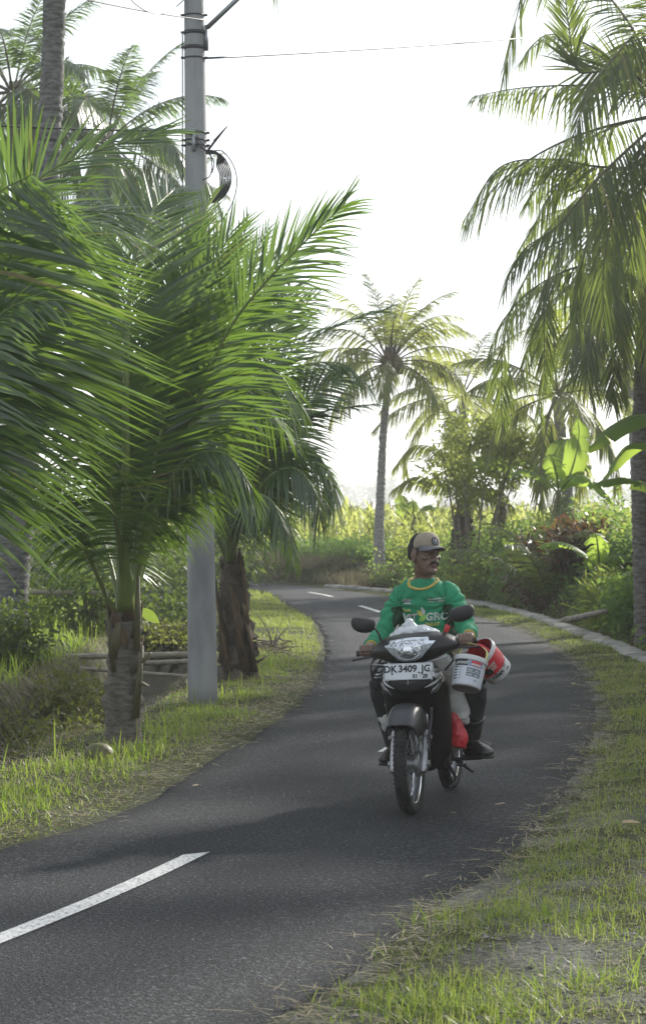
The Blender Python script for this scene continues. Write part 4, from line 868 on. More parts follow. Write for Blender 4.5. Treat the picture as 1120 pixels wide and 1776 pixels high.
# dry brush at the outer side of the bend
k = (RIGHT[:, 1] > 48.6) & (RIGHT[:, 0] > -9); q = RIGHT[k]; n = 26000; i = rng.integers(0, len(q), n); t = nrm(np.gradient(q, axis=0))[i]; p = q[i] + np.stack((t[:, 1], -t[:, 0]), 1) * rng.uniform(.35, 1.9, n)[:, None]
hgt = (.25 + .42 * vnoise(p[:, 0], p[:, 1], 1.1, 31)) * (1 - .65 * np.exp(-((p[:, 0] - 1.25 * p[:, 1] / 51) / .35) ** 2)); blades(p, hgt * 1.0, .45, .014, .7, 4, 0, mb)
tag(mb.build('dry_brush', M['drygrass']), kind='stuff')
# green weeds between the dry brush and the corn
mb = MB(); p = scatter(1500, -9, 7, 52.6, 57.5); dr_ = sdist(p, RIGHT); p = p[(dr_ > 1.3) & (dr_ < 3.4) & (np.abs(p[:, 0] - 1.25 * p[:, 1] / 51) > .3)]; zc = height(p[:, 0], p[:, 1]); kk = rng.integers(0, len(p), 26000); m_ = len(kk)
b = np.hstack((p[kk] + rng.normal(0, .2, (m_, 2)), (zc[kk] + np.abs(rng.normal(.12, .16, m_)))[:, None])); o = nrm(rng.normal(0, .7, (m_, 3)) + (0, 0, .7))
strips(mb, b, o, nrm(np.cross(o, rng.normal(0, .5, (m_, 3)) + UP)), .13 * rng.uniform(.6, 1.4, m_), .05, .3, 2, 0, 'leaf')
p = scatter(7000, -7, 3.5, 52.6, 58); dr_ = sdist(p, RIGHT); p = p[(dr_ > 1.6) & (dr_ < 4.2)]; blades(p, np.full(len(p), .40), .35, .020, .5, 4, 0, mb)
tag(mb.build('weeds', M['herb']), kind='stuff')

# cornfield: strap leaves on stems, tasselled
def corn(mb, p, h, nl, seg, W):
    n = len(p); z = height(p[:, 0], p[:, 1]); h = h * rng.uniform(.82, 1.06, n)
    strips(mb, np.hstack((p, z[:, None])), nrm(np.stack((rng.normal(0, .04, n), rng.normal(0, .04, n), np.ones(n)), 1)), np.tile((1.0, 0, 0), (n, 1)), h, .035, 0, 2, 0)
    for k in range(nl):
        a = rng.uniform(0, 6.28, n); b = np.hstack((p, (z + h * (.2 + .74 * k / nl))[:, None])); e = rng.uniform(.7, 2.2, n)
        strips(mb, b, nrm(np.stack((np.cos(a), np.sin(a), e), 1)), np.stack((-np.sin(a), np.cos(a), 0 * a), 1), rng.uniform(.5, .8, n), W, rng.uniform(.25, .6, n), seg, 0, 'leaflet')
    kt = rng.random(n) < .6
    for _ in range(3): 
        q = p[kt]; m_ = len(q); a = rng.uniform(0, 6.28, m_); strips(mb, np.hstack((q, (z + h * .97)[kt][:, None])), nrm(np.stack((np.cos(a) * .3, np.sin(a) * .3, np.ones(m_)), 1)), np.stack((-np.sin(a), np.cos(a), 0 * a), 1), .22, .02, .15, 2, 1)
mb = MB()
def grid(x0, x1, y0, y1, sx, sy):
    a, b = np.meshgrid(np.arange(x0, x1, sx), np.arange(y0, y1, sy)); p = np.stack((a.ravel(), b.ravel()), 1); return p + rng.normal(0, .09, p.shape)
p = grid(-11, 9, 55, 68, .42, .55); p = p[sdist(p, RIGHT) > 3.1]; corn(mb, p, 1.42, 9, 4, .075)
p = grid(-16, 16, 68, 95, .9, 1.0); corn(mb, p, 1.5, 7, 3, .10)
p = grid(-30, 32, 95, 170, 1.6, 1.9); corn(mb, p, 1.58, 6, 3, .16)
tag(mb.build('corn_field', [M['corn'], M['tassel']]), kind='stuff')

# far trees in the haze
M['fartree'] = leafmat('far_tree_leaf', [(.03, .05, .02), (.05, .075, .025)], (.2, .28, .05), .3, .6, .2)
mb = MB()
for k in range(46):
    x = rng.uniform(-190, 210); y = rng.uniform(760, 930); r = rng.uniform(4.5, 8.5); zt = rng.uniform(3.5, 8.5)
    leaves_mb(mb, (x, y, zt), 420, (r, r, r * .7), 1.9, .95, clump=14, shell=.3, segs=2)
    tube(mb, [(x, y, 0), (x, y, zt)], [.5, .25], 6)
tag(mb.build('far_trees', M['fartree']), kind='stuff')

# left: plants behind the palms and on the ditch bank
LB = 'bushes beyond the left ditch'
for px, Z, rad, m, n, L, W, label in [
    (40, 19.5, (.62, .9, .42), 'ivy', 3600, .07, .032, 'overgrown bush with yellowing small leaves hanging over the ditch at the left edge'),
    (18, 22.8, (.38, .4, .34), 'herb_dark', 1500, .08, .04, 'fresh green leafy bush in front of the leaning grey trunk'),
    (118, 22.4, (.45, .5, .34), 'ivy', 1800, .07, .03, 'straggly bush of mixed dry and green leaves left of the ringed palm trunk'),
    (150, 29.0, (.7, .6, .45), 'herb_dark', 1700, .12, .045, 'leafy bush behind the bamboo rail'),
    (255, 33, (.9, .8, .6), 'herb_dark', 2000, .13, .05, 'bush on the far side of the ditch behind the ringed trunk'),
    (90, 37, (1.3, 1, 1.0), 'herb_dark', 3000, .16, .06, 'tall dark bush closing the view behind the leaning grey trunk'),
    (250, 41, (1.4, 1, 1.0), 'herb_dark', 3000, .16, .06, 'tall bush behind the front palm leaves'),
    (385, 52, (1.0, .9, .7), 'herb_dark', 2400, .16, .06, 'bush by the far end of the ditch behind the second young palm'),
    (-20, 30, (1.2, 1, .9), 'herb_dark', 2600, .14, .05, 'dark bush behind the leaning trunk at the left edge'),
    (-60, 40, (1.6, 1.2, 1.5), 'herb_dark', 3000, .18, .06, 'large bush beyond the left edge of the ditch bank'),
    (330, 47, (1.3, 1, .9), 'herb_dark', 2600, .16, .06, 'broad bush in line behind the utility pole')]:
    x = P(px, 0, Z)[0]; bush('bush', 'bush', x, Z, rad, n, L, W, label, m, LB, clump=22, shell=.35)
mb = MB(); p = scatter(30000, -6, -1.4, 14, 44); d = sdist(p, DITCH); p = p[(d < -.55) & (d > -2.2)]; t2 = vnoise(p[:, 0], p[:, 1], 1.4, 41); k = rng.random(len(p)) < t2 + .15; p = p[k]
blades(p, .16 + .3 * t2[k], .5, .012, .6, 4, 0, mb); tag(mb.build('bank_grass', M['grass']), kind='stuff')
mb = MB()                                                                      # dry grass drooping into the ditch
k = (DITCH[:, 1] > 14) & (DITCH[:, 1] < 40); q = DITCH[k]; n = 9000; i = rng.integers(0, len(q), n); sg = np.where(rng.random(n) < .72, -1, 1); t = nrm(np.gradient(q, axis=0))[i]; nn = np.stack((t[:, 1], -t[:, 0]), 1) * sg[:, None]
p = q[i] + nn * rng.uniform(.5, .85, n)[:, None]; z = height(p[:, 0], p[:, 1]); dn = -nn + rng.normal(0, .5, (n, 2))
kp = (sg < 0) | (vnoise(p[:, 0], p[:, 1], 1.2, 44) > .5)
strips(mb, np.hstack((p, (z + .05)[:, None]))[kp], nrm(np.hstack((dn, rng.uniform(.2, 1.3, (n, 1)))))[kp], nrm(np.stack((-dn[:, 1], dn[:, 0], 0 * z), 1))[kp], rng.uniform(.2, .55, kp.sum()), .010, .9, 4)
tag(mb.build('hanging_dry_grass', M['drygrass']), kind='stuff')
mb = MB(); p = pp(*[(*q, 20.0 + random.random() * 2) for q in [(60, 1250), (90, 1290), (120, 1230), (30, 1300), (135, 1280), (100, 1200), (150, 1215)]])
for c in p: leaves_mb(mb, c, 420, (.24, .3, .2), .07, .03, clump=14)
for k in range(9): leaves_mb(mb, P(242 + k * 11, 1096 + rng.uniform(-6, 26), 27.6 + k * .2), 150, (.16, .12, .14), .07, .032, clump=12)
tag(mb.build('creeper', M['ivy']), kind='stuff')

# ---------------------------------------------------------------- made things beside the lane
Z = 24.6
for y0, y1, x0, x1, r, label in [(1139, 1135, 118, 330, .032, 'thick bamboo pole laid across the ditch, topmost of three'), (1150, 1147, 240, 335, .026, 'middle bamboo pole of the three laid across the ditch'), (1158, 1174, 120, 338, .02, 'thin lowest bamboo pole across the ditch, slanting to the utility pole')]:
    mb = MB(); a, b = P(x0, y0, Z), P(x1, y1, Z - .5); n = 40; q = a + (b - a) * np.linspace(0, 1, n)[:, None]
    rr = r * (1 + .12 * (np.arange(n) % 8 == 0)) * (1 + .02 * rng.normal(0, 1, n)); tube(mb, q, list(rr), 12); mid = (a + b) / 2
    tag(mb.build('bamboo_pole', M['bamboo'], off=mid), label, 'bamboo pole', 'bamboo poles over the ditch'); Z -= .25
root = empty('bamboo_rail', P(110, 1090, 29.0), 'long thin bamboo rail on two stakes behind the left palms', 'rail')
mb = MB(); q = np.linspace(P(30, 1027, 29), P(235, 1029, 28.6), 40); tube(mb, q, list(.033 * (1 + .1 * (np.arange(40) % 7 == 0))), 10); mb.build('rail', M['bamboo'], root, off=root.location)
for px in (46, 215): mb = MB(); a = P(px, 1024, 28.8); tube(mb, [(a[0], a[1], hz(a[0], a[1]) - .1), a + (0, 0, .03)], .025, 8); mb.build('stake', M['bamboo'], root, off=root.location)
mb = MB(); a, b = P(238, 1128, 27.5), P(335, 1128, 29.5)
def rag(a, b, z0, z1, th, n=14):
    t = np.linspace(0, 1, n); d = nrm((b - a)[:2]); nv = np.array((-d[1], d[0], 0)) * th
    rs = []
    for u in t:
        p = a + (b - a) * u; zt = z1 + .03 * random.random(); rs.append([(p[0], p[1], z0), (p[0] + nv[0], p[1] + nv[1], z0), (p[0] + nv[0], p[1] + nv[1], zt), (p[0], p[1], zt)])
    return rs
rings(mb, rag(a, b, -.8, .22, .18)); tag(mb.build('retaining_wall', M['darkwall'], smooth=False, off=(a + b) / 2), 'low dark concrete wall standing in the ditch behind the bamboo poles', 'wall')

# utility pole
Z = 20.2; xp = P(352, 0, Z)[0]; root = empty('utility_pole', (xp, Z, hz(xp, Z)), 'grey concrete utility pole standing in the verge grass between the young palms', 'utility pole')
pole_x = lambda y: 352 - (1220 - y) * .0127
def at_pole(y): return P(pole_x(y), y, Z)
ys = np.linspace(1240, -260, 30)
mb = MB(); tube(mb, [at_pole(y) for y in ys], list(np.interp(ys, [-260, 0, 1220], [.080, .089, .134])), 32); mb.build('shaft', M['pole'], root, off=root.location)
def band(y, h, m, extra=.006):
    c = at_pole(y); r = np.interp(y, [0, 1220], [.089, .134]); mb = MB()
    torus(mb, c, r, 0, 'z', seg=28, prof=[(-.004, -h), (extra, -h), (extra, h), (-.004, h)])
    tube(mb, [c + (-r - .03, -.02, 0), c + (-r + .02, -.02, 0)], .012, 6); tube(mb, [c + (r - .02, -.02, 0), c + (r + .03, -.02, 0)], .012, 6)
    mb.build('clamp_band', M[m], root, off=root.location)
for y, h in ((57, .016), (83, .016), (27, .006), (101, .006), (231, .008), (244, .006), (253, .006)): band(y, h, 'iron')
mb = MB(); a = at_pole(50) + (.11, -.02, 0); tube(mb, [a + (0, 0, -.2), a + (0, 0, .03)], .018, 8); tube(mb, [a, P(412, -2, Z), P(470, -62, Z)], .022, 8); mb.build('arm_strut', M['steel'], root, off=root.location)
mb = MB(); tube(mb, [at_pole(60) + (-.105, -.03, 0), at_pole(300) + (-.12, -.03, 0), at_pole(560) + (-.125, -.03, 0)], .006, 6); mb.build('earth_wire', M['black_rubber'], root, off=root.location)
mb = MB(); c = at_pole(231) + (-.03, -.12, 0); boxm(mb, c, (.07, .05, .06), bev=.008); boxm(mb, c + (.02, .0, -.1), (.03, .04, .16), bev=.006); tube(mb, [c + (-.12, 0, 0), c + (.02, 0, 0)], [.018, .022], 8); mb.build('cable_clamp', M['steel'], root, off=root.location)
# coil of spare cable and the tails around it
mb = MB()
for k in range(8):
    o = k * 2.3; tube(mb, pp((357, 262 + o * .3, Z - .12), (372 + o * .3, 262 + o * .4, Z - .15), (392 - o, 278 + o * .5, Z - .14), (401 - o * 1.2, 305, Z - .13 + .006 * k), (396 - o, 330, Z - .12), (380 - o, 348, Z - .12), (364, 352 - o, Z - .11)), .0065, 6, smoothn=40)
for q in ([(333, 232), (345, 248), (360, 262), (385, 262), (404, 285), (411, 315), (404, 350), (385, 385)], [(340, 236), (352, 250), (362, 258), (368, 285), (364, 305), (352, 312)], [(322, 247), (340, 252), (357, 262), (371, 280), (368, 300)]): tube(mb, pp(*[(a, b, Z - .135) for a, b in q]), .0055, 6, smoothn=40)
mb.build('cable_coil', M['black_rubber'], root, off=root.location)
mb = MB(); tube(mb, pp((360, 262, Z - .12), (374, 243, Z - .12)), .012, 6); tube(mb, pp((372, 245, Z - .12), (394, 219, Z - .12)), [.015, .006], 6); mb.build('cable_end', M['black_rubber'], root, off=root.location)
def wire(a, b, sag, r, label):
    t = np.linspace(0, 1, 60); p = a + (b - a) * t[:, None]; p[:, 2] -= sag * 4 * t * (1 - t); mb = MB(); tube(mb, p, r, 6)
    tag(mb.build('wire', M['black_rubber'], off=(a + b) / 2), label, 'cable', 'wires on the utility pole')
wire(at_pole(37) + (.09, -.06, 0), P(-330, -150, 15.0), .1, .006, 'overhead wire running from the top of the pole to the upper left')
wire(at_pole(103) + (.095, -.05, 0), P(1400, 8, 46), .12, .011, 'thin overhead wire running right from the pole across the open sky')
wire(at_pole(231) + (-.12, -.12, 0), P(-240, 200, 17.5), .03, .009, 'overhead cable running left from the clamp into the palm leaves')
wire(at_pole(2) + (-.09, -.05, 0), P(180, -70, 17.5), .25, .005, 'short slack wire looping off the left side of the pole top')

# small things lying about
a = P(172, 1322, 15.6); mb = MB(); ellipsoid(mb, (a[0], a[1], .045), (.105, .09, .08), seg=18, rings=12); tag(mb.build('fallen_coconut', M['coconut'], off=a), 'greenish fallen coconut half hidden in the grass by the ringed trunk', 'coconut')
mb = MB(); a, b = P(972, 1079, 34), P(1052, 1058, 32.8); tube(mb, np.linspace(a, b, 9) + rng.normal(0, .006, (9, 3)), [.05, .055, .05, .052, .048, .047, .042, .036, .02], 10); tag(mb.build('log', M['log'], off=a), 'pale broken branch leaning from the kerb up into the right bank', 'log')
bx = P(475, 0, 27.5)[0]
mb = MB()
for k in range(60):
    a = rng.uniform(0, 6.28); c = np.array((bx, 27.5, .04)) + rng.normal(0, 1, 3) * (.17, .4, .03) - (.12, 0, 0); d = np.array((math.cos(a), math.sin(a), rng.normal(.05, .2))); L = rng.uniform(.15, .5)
    tube(mb, [c - d * L / 2, c + (0, 0, .04), c + d * L / 2], [.012, .01, .004], 5)
c0 = np.array((bx, 27.4, .05))
for dx, dz in ((-.22, .42), (.18, .25), (.05, .2)): tube(mb, [c0, c0 + (dx * .4, 0, dz * .6), c0 + (dx, .1, dz)], [.014, .01, .004], 5, smoothn=6)
tag(mb.build('twig_heap', M['twig'], off=(bx, 27.5, .02)), kind='stuff')
def litter(px, py, L, W, a, label, m='straw', cu=.3, z=.05):
    Zc = 6825 / (py - YH) ; b = np.array([[(px - 560) / F * Zc, Zc, z]]); mb = MB(); d = np.array([[math.cos(a), math.sin(a), .12]])
    strips(mb, b - d * L / 2, d, np.array([[-math.sin(a), math.cos(a), .35]]), L, W, .1, 6, 0, 'leaf', np.array([[-math.sin(a), math.cos(a), .1]]) * cu); tag(mb.build('fallen_leaf', M[m], off=b[0]), label, 'leaf', 'litter on the asphalt')
litter(869, 1408, .085, .014, .35, 'curled white straw lying on the asphalt right of the front tyre'); litter(341, 1375, .06, .02, .6, 'small pale leaf on the asphalt near the left verge'); litter(787, 1424, .035, .008, .1, 'tiny pale scrap on the asphalt just behind the tyre track')
litter(995, 1194, .07, .03, .2, 'white scrap of leaf on the asphalt near the right edge', cu=.6); litter(1003, 1265, .06, .016, .3, 'short pale straw on the asphalt beside the right verge'); litter(993, 1328, .09, .014, .05, 'straight pale straw at the right edge of the asphalt'); litter(939, 1000 + 705, .03, .02, 1.2, 'pale chip of wood in the bare gravel', z=.03)
b = P(0, 0, 1); Zc = 6825 / (1437 - YH); bx = (1078 - 560) / F * Zc
mb = MB(); d = np.array([[.9, .2, .1]]); strips(mb, np.array([[bx, Zc, hz(bx, Zc) + .03]]), d, np.array([[-.2, .9, .3]]), .12, .045, .15, 6, 0, 'leaf'); tag(mb.build('fallen_leaf', leafmat('tan_leaf', [(.40, .27, .12), (.5, .35, .17)], (.5, .35, .12), .3), off=(bx, Zc, .04)), 'tan dead leaf lying in the right verge grass', 'leaf', 'dead leaves on the right verge')
# hanging torn leaf and orange rag by the ditch
mb = MB(); q = pp((244, 1058, 16.9), (258, 1068, 16.85), (277, 1082, 16.8)); strips(mb, np.array([q[0]]), nrm(np.array([[.9, 0, -.5]])), np.array([[.4, .2, .8]]), .17, .09, .1, 8, 0, 'leaf'); tag(mb.build('broad_leaf', M['banana'], off=q[0]), 'single broad green leaf hanging beside the ringed trunk', 'leaf')
# ---------------------------------------------------------------- rider and motorbike (built in the bike's own frame: x to its left, y backwards, z up)
BROT = (0, R(-3.0), R(-13.9)); BLOC = (.508, 12.88, .001)
BM = Matrix.Translation(BLOC) @ (Matrix.Rotation(BROT[2], 4, 'Z') @ Matrix.Rotation(BROT[1], 4, 'Y'))
def rotm(x=0, y=0, z=0): return np.array(Matrix.Rotation(R(z), 3, 'Z') @ Matrix.Rotation(R(y), 3, 'Y') @ Matrix.Rotation(R(x), 3, 'X'))
def bv_of(me): return BVHTree.FromPolygons([v.co[:] for v in me.vertices], [p.vertices[:] for p in me.polygons])
def cast(bv, pts, d, back=1.0, off=.002, fallback=None):
    out = []
    d = Vector(d).normalized()
    for p in pts:
        h = bv.ray_cast(Vector(p) - d * back, d)
        out.append(h[0] + h[1] * off * (-1 if h[1].dot(d) > 0 else 1) if h[0] else Vector(p))
    return np.array(out)
def fan(outline, nr=5):
    """rings from an outline to its middle: points and faces, and the ring fraction of each point"""
    o = np.asarray(outline, float); c = o.mean(0); m = len(o); v, s = [], []
    for k in range(nr):
        f = 1 - k / nr; v.append(c + (o - c) * f); s += [f] * m
    v = np.vstack(v + [c[None]]); s = np.array(s + [0])
    fs = [(k * m + i, k * m + (i + 1) % m, (k + 1) * m + (i + 1) % m, (k + 1) * m + i) for k in range(nr - 1) for i in range(m)] + [((nr - 1) * m + i, (nr - 1) * m + (i + 1) % m, nr * m) for i in range(m)]
    return v, fs, s
def text_mesh(s, size, weight=.0, shear=0, spacing=1.0):
    cu = bpy.data.curves.new('lettering', 'FONT'); cu.body = s; cu.size = size; cu.align_x = 'CENTER'; cu.align_y = 'CENTER'; cu.offset = weight; cu.shear = shear; cu.resolution_u = 3; cu.space_character = spacing
    o = bpy.data.objects.new('lettering', cu); C.objects.link(o); bpy.context.view_layer.update()
    me = bpy.data.meshes.new_from_object(o.evaluated_get(bpy.context.evaluated_depsgraph_get()))
    v = np.array([q.co[:] for q in me.vertices]).reshape(-1, 3); f = [tuple(p.vertices) for p in me.polygons]
    bpy.data.objects.remove(o); bpy.data.curves.remove(cu); bpy.data.meshes.remove(me)
    return v, f
def remesh(mb, name, mats, parent, voxel, it=4, fac=.5, disp=None, label=None):
    t = mb.build('build', M['steel']); md = t.modifiers.new('r', 'REMESH'); md.mode = 'VOXEL'; md.voxel_size = voxel
    sm = t.modifiers.new('s', 'SMOOTH'); sm.factor = fac; sm.iterations = it
    bpy.context.view_layer.update(); me = bpy.data.meshes.new_from_object(t.evaluated_get(bpy.context.evaluated_depsgraph_get()))
    old = t.data; bpy.data.objects.remove(t); bpy.data.meshes.remove(old)
    me.name = name; me.materials.clear()
    for m in (mats if isinstance(mats, (list, tuple)) else [mats]): me.materials.append(m)
    if disp:
        nv = len(me.vertices); co = np.empty(nv * 3); no = np.empty(nv * 3); me.vertices.foreach_get('co', co); me.vertices.foreach_get('normal', no); co = co.reshape(-1, 3); no = no.reshape(-1, 3)
        co = co + no * disp(co, no)[:, None]; me.vertices.foreach_set('co', co.astype(np.float32).ravel())
    me.polygons.foreach_set('use_smooth', np.ones(len(me.polygons), bool)); me.update()
    o = bpy.data.objects.new(name, me); C.objects.link(o); o.parent = parent
    if label: o['label'] = label
    return o
def n3(co, s, sd=0, stretch=(1, 1, 1)): return np.array([mnoise.noise(Vector((c[0] * stretch[0] * s + sd, c[1] * stretch[1] * s, c[2] * stretch[2] * s))) for c in co])

M['gloss_black'] = mat('black_fairing', (.0045, .0045, .0055), .33, 0, (.011, .0105, .010), 12, .05, 60, spec=.4, rvar=.12)
M['matt_black'] = mat('matt_black_plastic', (.007, .007, .0075), .6, 0, (.015, .0145, .014), 14, .1, 90)
M['grey_fairing'] = mat('dark_grey_fairing', (.028, .029, .033), .36, .3, (.046, .046, .05), 8, .06, 40, rvar=.1)
M['tyre'] = mat('dusty_tyre', (.009, .009, .009), .85, 0, (.030, .029, .027), 18, .5, 70)
M['alloy'] = mat('dull_alloy', (.36, .36, .36), .38, .85, (.22, .22, .22), 16, .1, 60)
M['chrome'] = mat('chrome', (.62, .63, .64), .2, 1.0)
M['engine'] = mat('dirty_engine_metal', (.10, .10, .10), .55, .6, (.045, .04, .035), 20, .3, 60)
M['white_mark'] = mat('white_sticker', (.62, .63, .63), .45)
M['plate'] = mat('licence_plate_white', (.60, .62, .63), .45, 0, (.48, .50, .51), 25, .05, 60, lo=.55, hi=.8)
M['ink'] = mat('black_lettering', (.018, .018, .02), .55)
def lens():
    m, nt, out = newmat('headlight_lens'); b = node(nt, 'ShaderNodeBsdfPrincipled'); tc = node(nt, 'ShaderNodeTexCoord'); vo = node(nt, 'ShaderNodeTexVoronoi'); vo.inputs['Scale'].default_value = 26
    nt.links.new(tc.outputs['Object'], vo.inputs[0]); nt.links.new(ramp(nt, vo.outputs['Color'], [(.0, (.30, .33, .36)), (.5, (.60, .64, .68)), (1, (.85, .88, .9))]), b.inputs['Base Color'])
    b.inputs['Metallic'].default_value = .35; b.inputs['Roughness'].default_value = .14; b.inputs['Coat Weight'].default_value = 1; b.inputs['Coat Roughness'].default_value = .05
    bp = node(nt, 'ShaderNodeBump'); bp.inputs['Strength'].default_value = .25; bp.inputs['Distance'].default_value = .02; nt.links.new(vo.outputs['Distance'], bp.inputs['Height']); nt.links.new(bp.outputs[0], b.inputs['Normal'])
    nt.links.new(b.outputs[0], out.inputs[0]); return m
M['lens'] = lens()
M['signal'] = mat('clear_signal_lens', (.30, .31, .32), .15, .5, (.12, .12, .12), 60, .2, 90, coat=1)

bike = empty('motorbike', BLOC, 'black underbone motorbike carrying sacks and buckets, coming round the bend', 'motorbike', rot=BROT)
BARm = lambda p: (np.asarray(p, float) - (0, .3, .95)) @ rotm(y=-4).T + (.012, .3, .918)

def wheel(cy, name='wheel', drum=.05):
    c = (0, cy, .285)
    mb = MB(); tube(mb, [(-.06, cy, .285), (-.05, cy, .285), (.05, cy, .285), (.06, cy, .285)], [drum * .8, drum, drum, drum * .8], 24)
    for k in range(36):
        a = 2 * math.pi * k / 36; a2 = a + (.42 if k % 2 else -.42); sx = .032 if k % 4 < 2 else -.032
        tube(mb, [(sx, cy + math.cos(a2) * drum * .92, .285 + math.sin(a2) * drum * .92), (sx * .15, cy + math.cos(a) * .219, .285 + math.sin(a) * .219)], .0019, 5)
    w = mb.build(name, M['alloy'], bike, sharp=40)
    mb = MB(); torus(mb, c, .25, 0, prof=[(-.028, -.024), (-.022, -.031), (-.004, -.038), (.016, -.035), (.029, -.02), (.035, 0), (.029, .02), (.016, .035), (-.004, .038), (-.022, .031), (-.028, .024)], seg=96)
    for k in range(64):                                                   # tread blocks
        a = 2 * math.pi * k / 64; rm = np.array(Matrix.Rotation(a, 3, 'X'))
        for sx, ro, tw in ((.014, .2825, .5), (-.014, .2825, -.5), (.029, .274, .3), (-.029, .274, -.3)):
            boxm(mb, np.array((0, cy, .285)) + rm @ np.array((sx, ro, 0)), (.013, .006, .015), rot=rm @ np.array(Matrix.Rotation(tw, 3, 'Y')))
    mb.build('tyre', M['tyre'], w, sharp=40)
    mb = MB(); torus(mb, c, .222, 0, prof=[(-.006, -.008), (-.004, -.022), (.006, -.030), (.012, -.030), (.006, -.024), (0, -.012), (0, .012), (.006, .024), (.012, .030), (.006, .030), (-.004, .022), (-.006, .008)], seg=96)
    mb.build('rim', M['chrome'], w, sharp=40); return w
wheel(0.0); wheel(1.22, drum=.065)

# fork, brake and axle
for s in (-1, 1):
    ax = lambda t: np.array((s * .086, .44 * t - .012, .285 + .9 * t))
    mb = MB(); tube(mb, [ax(-.05), ax(-.03), ax(.18), ax(.20)], [.019, .027, .025, .022], 16); tube(mb, [ax(.2), ax(.3)], .0155, 12); tube(mb, [(s * .05, 0, .285), (s * .115, 0, .285)], .016, 10); tube(mb, [(s * .11, 0, .285), (s * .122, 0, .285)], .022, 6)
    boxm(mb, ax(.165) + (s * .006, 0, 0), (.07, .05, .025), bev=.005); mb.build('fork_leg', M['alloy'], bike, sharp=40)
mb = MB(); tube(mb, [(.125, .03, .40), (.118, .03, .45), (.125, .07, .52), (.130, .08, .60)], .009, 8, smoothn=12); tube(mb, [(.118, .0, .415), (.118, .03, .3)], .007, 8); mb.build('brake_rod', M['iron'], bike)
mb = MB(); tube(mb, [(.045, 0, .285), (.062, 0, .285), (.07, 0, .285)], [.075, .075, .06], 28); boxm(mb, (.078, .03, .33), (.014, .022, .10), bev=.004); mb.build('brake_plate', M['alloy'], bike, sharp=40)
# front mudguard
mb = MB(); rs = []
for a in np.linspace(R(44), R(166), 36):
    u = (a - R(44)) / R(122); hw = .104 * np.interp(u, [0, .12, .3, .8, 1], [.86, .96, 1, .95, .8]); dp = np.interp(u, [0, .15, .35, .75, 1], [.12, .14, .15, .13, .06]); row = []
    for q in np.linspace(-1, 1, 23):
        rr = .338 - dp * abs(q) ** 3.2 - .006 * (abs(q) > .97); row.append((hw * math.sin(q * math.pi / 2 * .96) * 1.0, -math.cos(a) * rr + .0, .285 + math.sin(a) * rr + .012))
    rs.append(row)
rings(mb, rs, cap=False, close=False); f = mb.build('mudguard', M['grey_fairing'], bike); sol = f.modifiers.new('thick', 'SOLIDIFY'); sol.thickness = .004

# leg shield and front apron
def dring(z, hw, yf, yb, n=26, p=2.4, notch=0):
    t = np.linspace(0, math.pi, n); x = -.006 - np.sign(np.cos(t)) * np.abs(np.cos(t)) ** .9 * hw; y = yb - (yb - yf) * np.abs(np.sin(t)) ** (2 / p)
    y = y + notch * np.exp(-(x / .05) ** 2)
    return [(a, b, z) for a, b in zip(x, y)] + [(hw * .9 - .006, yb + .02, z), (-hw * .9 - .006, yb + .02, z)]
mb = MB(); rings(mb, [dring(*q) for q in [(.885, 0.057, .15, .24), (.875, 0.109, .125, .26), (.83, 0.142, .10, .28), (.775, 0.176, .085, .29), (.735, 0.192, .085, .31), (.70, 0.197, .10, .33), (.665, 0.195, .13, .35), (.62, 0.193, .19, .37), (.52, 0.193, .245, .39), (.40, 0.187, .30, .42), (.30, 0.169, .335, .44), (.235, 0.123, .37, .45), (.20, 0.057, .39, .45)]])
apron = mb.build('front_fairing', M['gloss_black'], bike, sharp=50); ab = bv_of(apron.data)
def on(bv, name, outline, m, parent, off=.003, bulge=0, nr=5, d=(0, 1, 0), back=1.0):
    v, fs, s = fan(outline, nr); p = cast(bv, v, d, back, off); p = p - np.array(d) * (bulge * (1 - s ** 2.2))[:, None]; mb = MB(); mb.add(p, fs); return mb.build(name, m, parent)
def smooth_outline(pts, n=40):
    p = np.asarray(pts, float); q = np.vstack((p[-1:], p, p[:2])); return catmull(q, n * 3)[(n * 3) // (len(q) - 1):][: int(n * 3 * len(p) / (len(q) - 1))]
def loop(pts, n=36):
    p = np.asarray(pts, float); m = len(p); t = np.linspace(0, m, n, endpoint=False); i = t.astype(int); u = (t - i)[:, None]
    a, b, c, d = p[(i - 1) % m], p[i % m], p[(i + 1) % m], p[(i + 2) % m]; return .5 * (2 * b + (c - a) * u + (2 * a - 5 * b + 4 * c - d) * u * u + (3 * b - a - 3 * c + d) * u ** 3)
for s in (-1, 1):
    on(ab, 'indicator', loop([(s * .184 - .006, 0, .745), (s * .172 - .006, 0, .715), (s * .150, 0, .690), (s * .118, 0, .672), (s * .110, 0, .678), (s * .135, 0, .712), (s * .165, 0, .738)]), M['signal'], bike, .004, .012)
    for pts in ([(s * .180, 0, .790), (s * .150, 0, .735), (s * .085, 0, .712), (s * .150, 0, .747)], [(s * .120, 0, .845), (s * .135, 0, .80), (s * .128, 0, .748), (s * .118, 0, .79)], [(s * .150, 0, .84), (s * .160, 0, .80), (s * .142, 0, .757), (s * .140, 0, .79)], [(s * .168, 0, .81), (s * .172, 0, .785), (s * .16, 0, .765), (s * .158, 0, .785)]):
        on(ab, 'sticker', loop(pts, 20), M['white_mark'], bike, .0025, .001, 3)
on(ab, 'grille_panel', [(-.095, 0, .79), (.095, 0, .79), (.10, 0, .735), (.06, 0, .705), (0, 0, .695), (-.06, 0, .705), (-.10, 0, .735)], M['grey_fairing'], bike, .003, .004, 4)
on(ab, 'badge', [(-.004, 0, .765), (.004, 0, .765), (.003, 0, .735), (-.003, 0, .735)], M['alloy'], bike, .008, 0, 2)

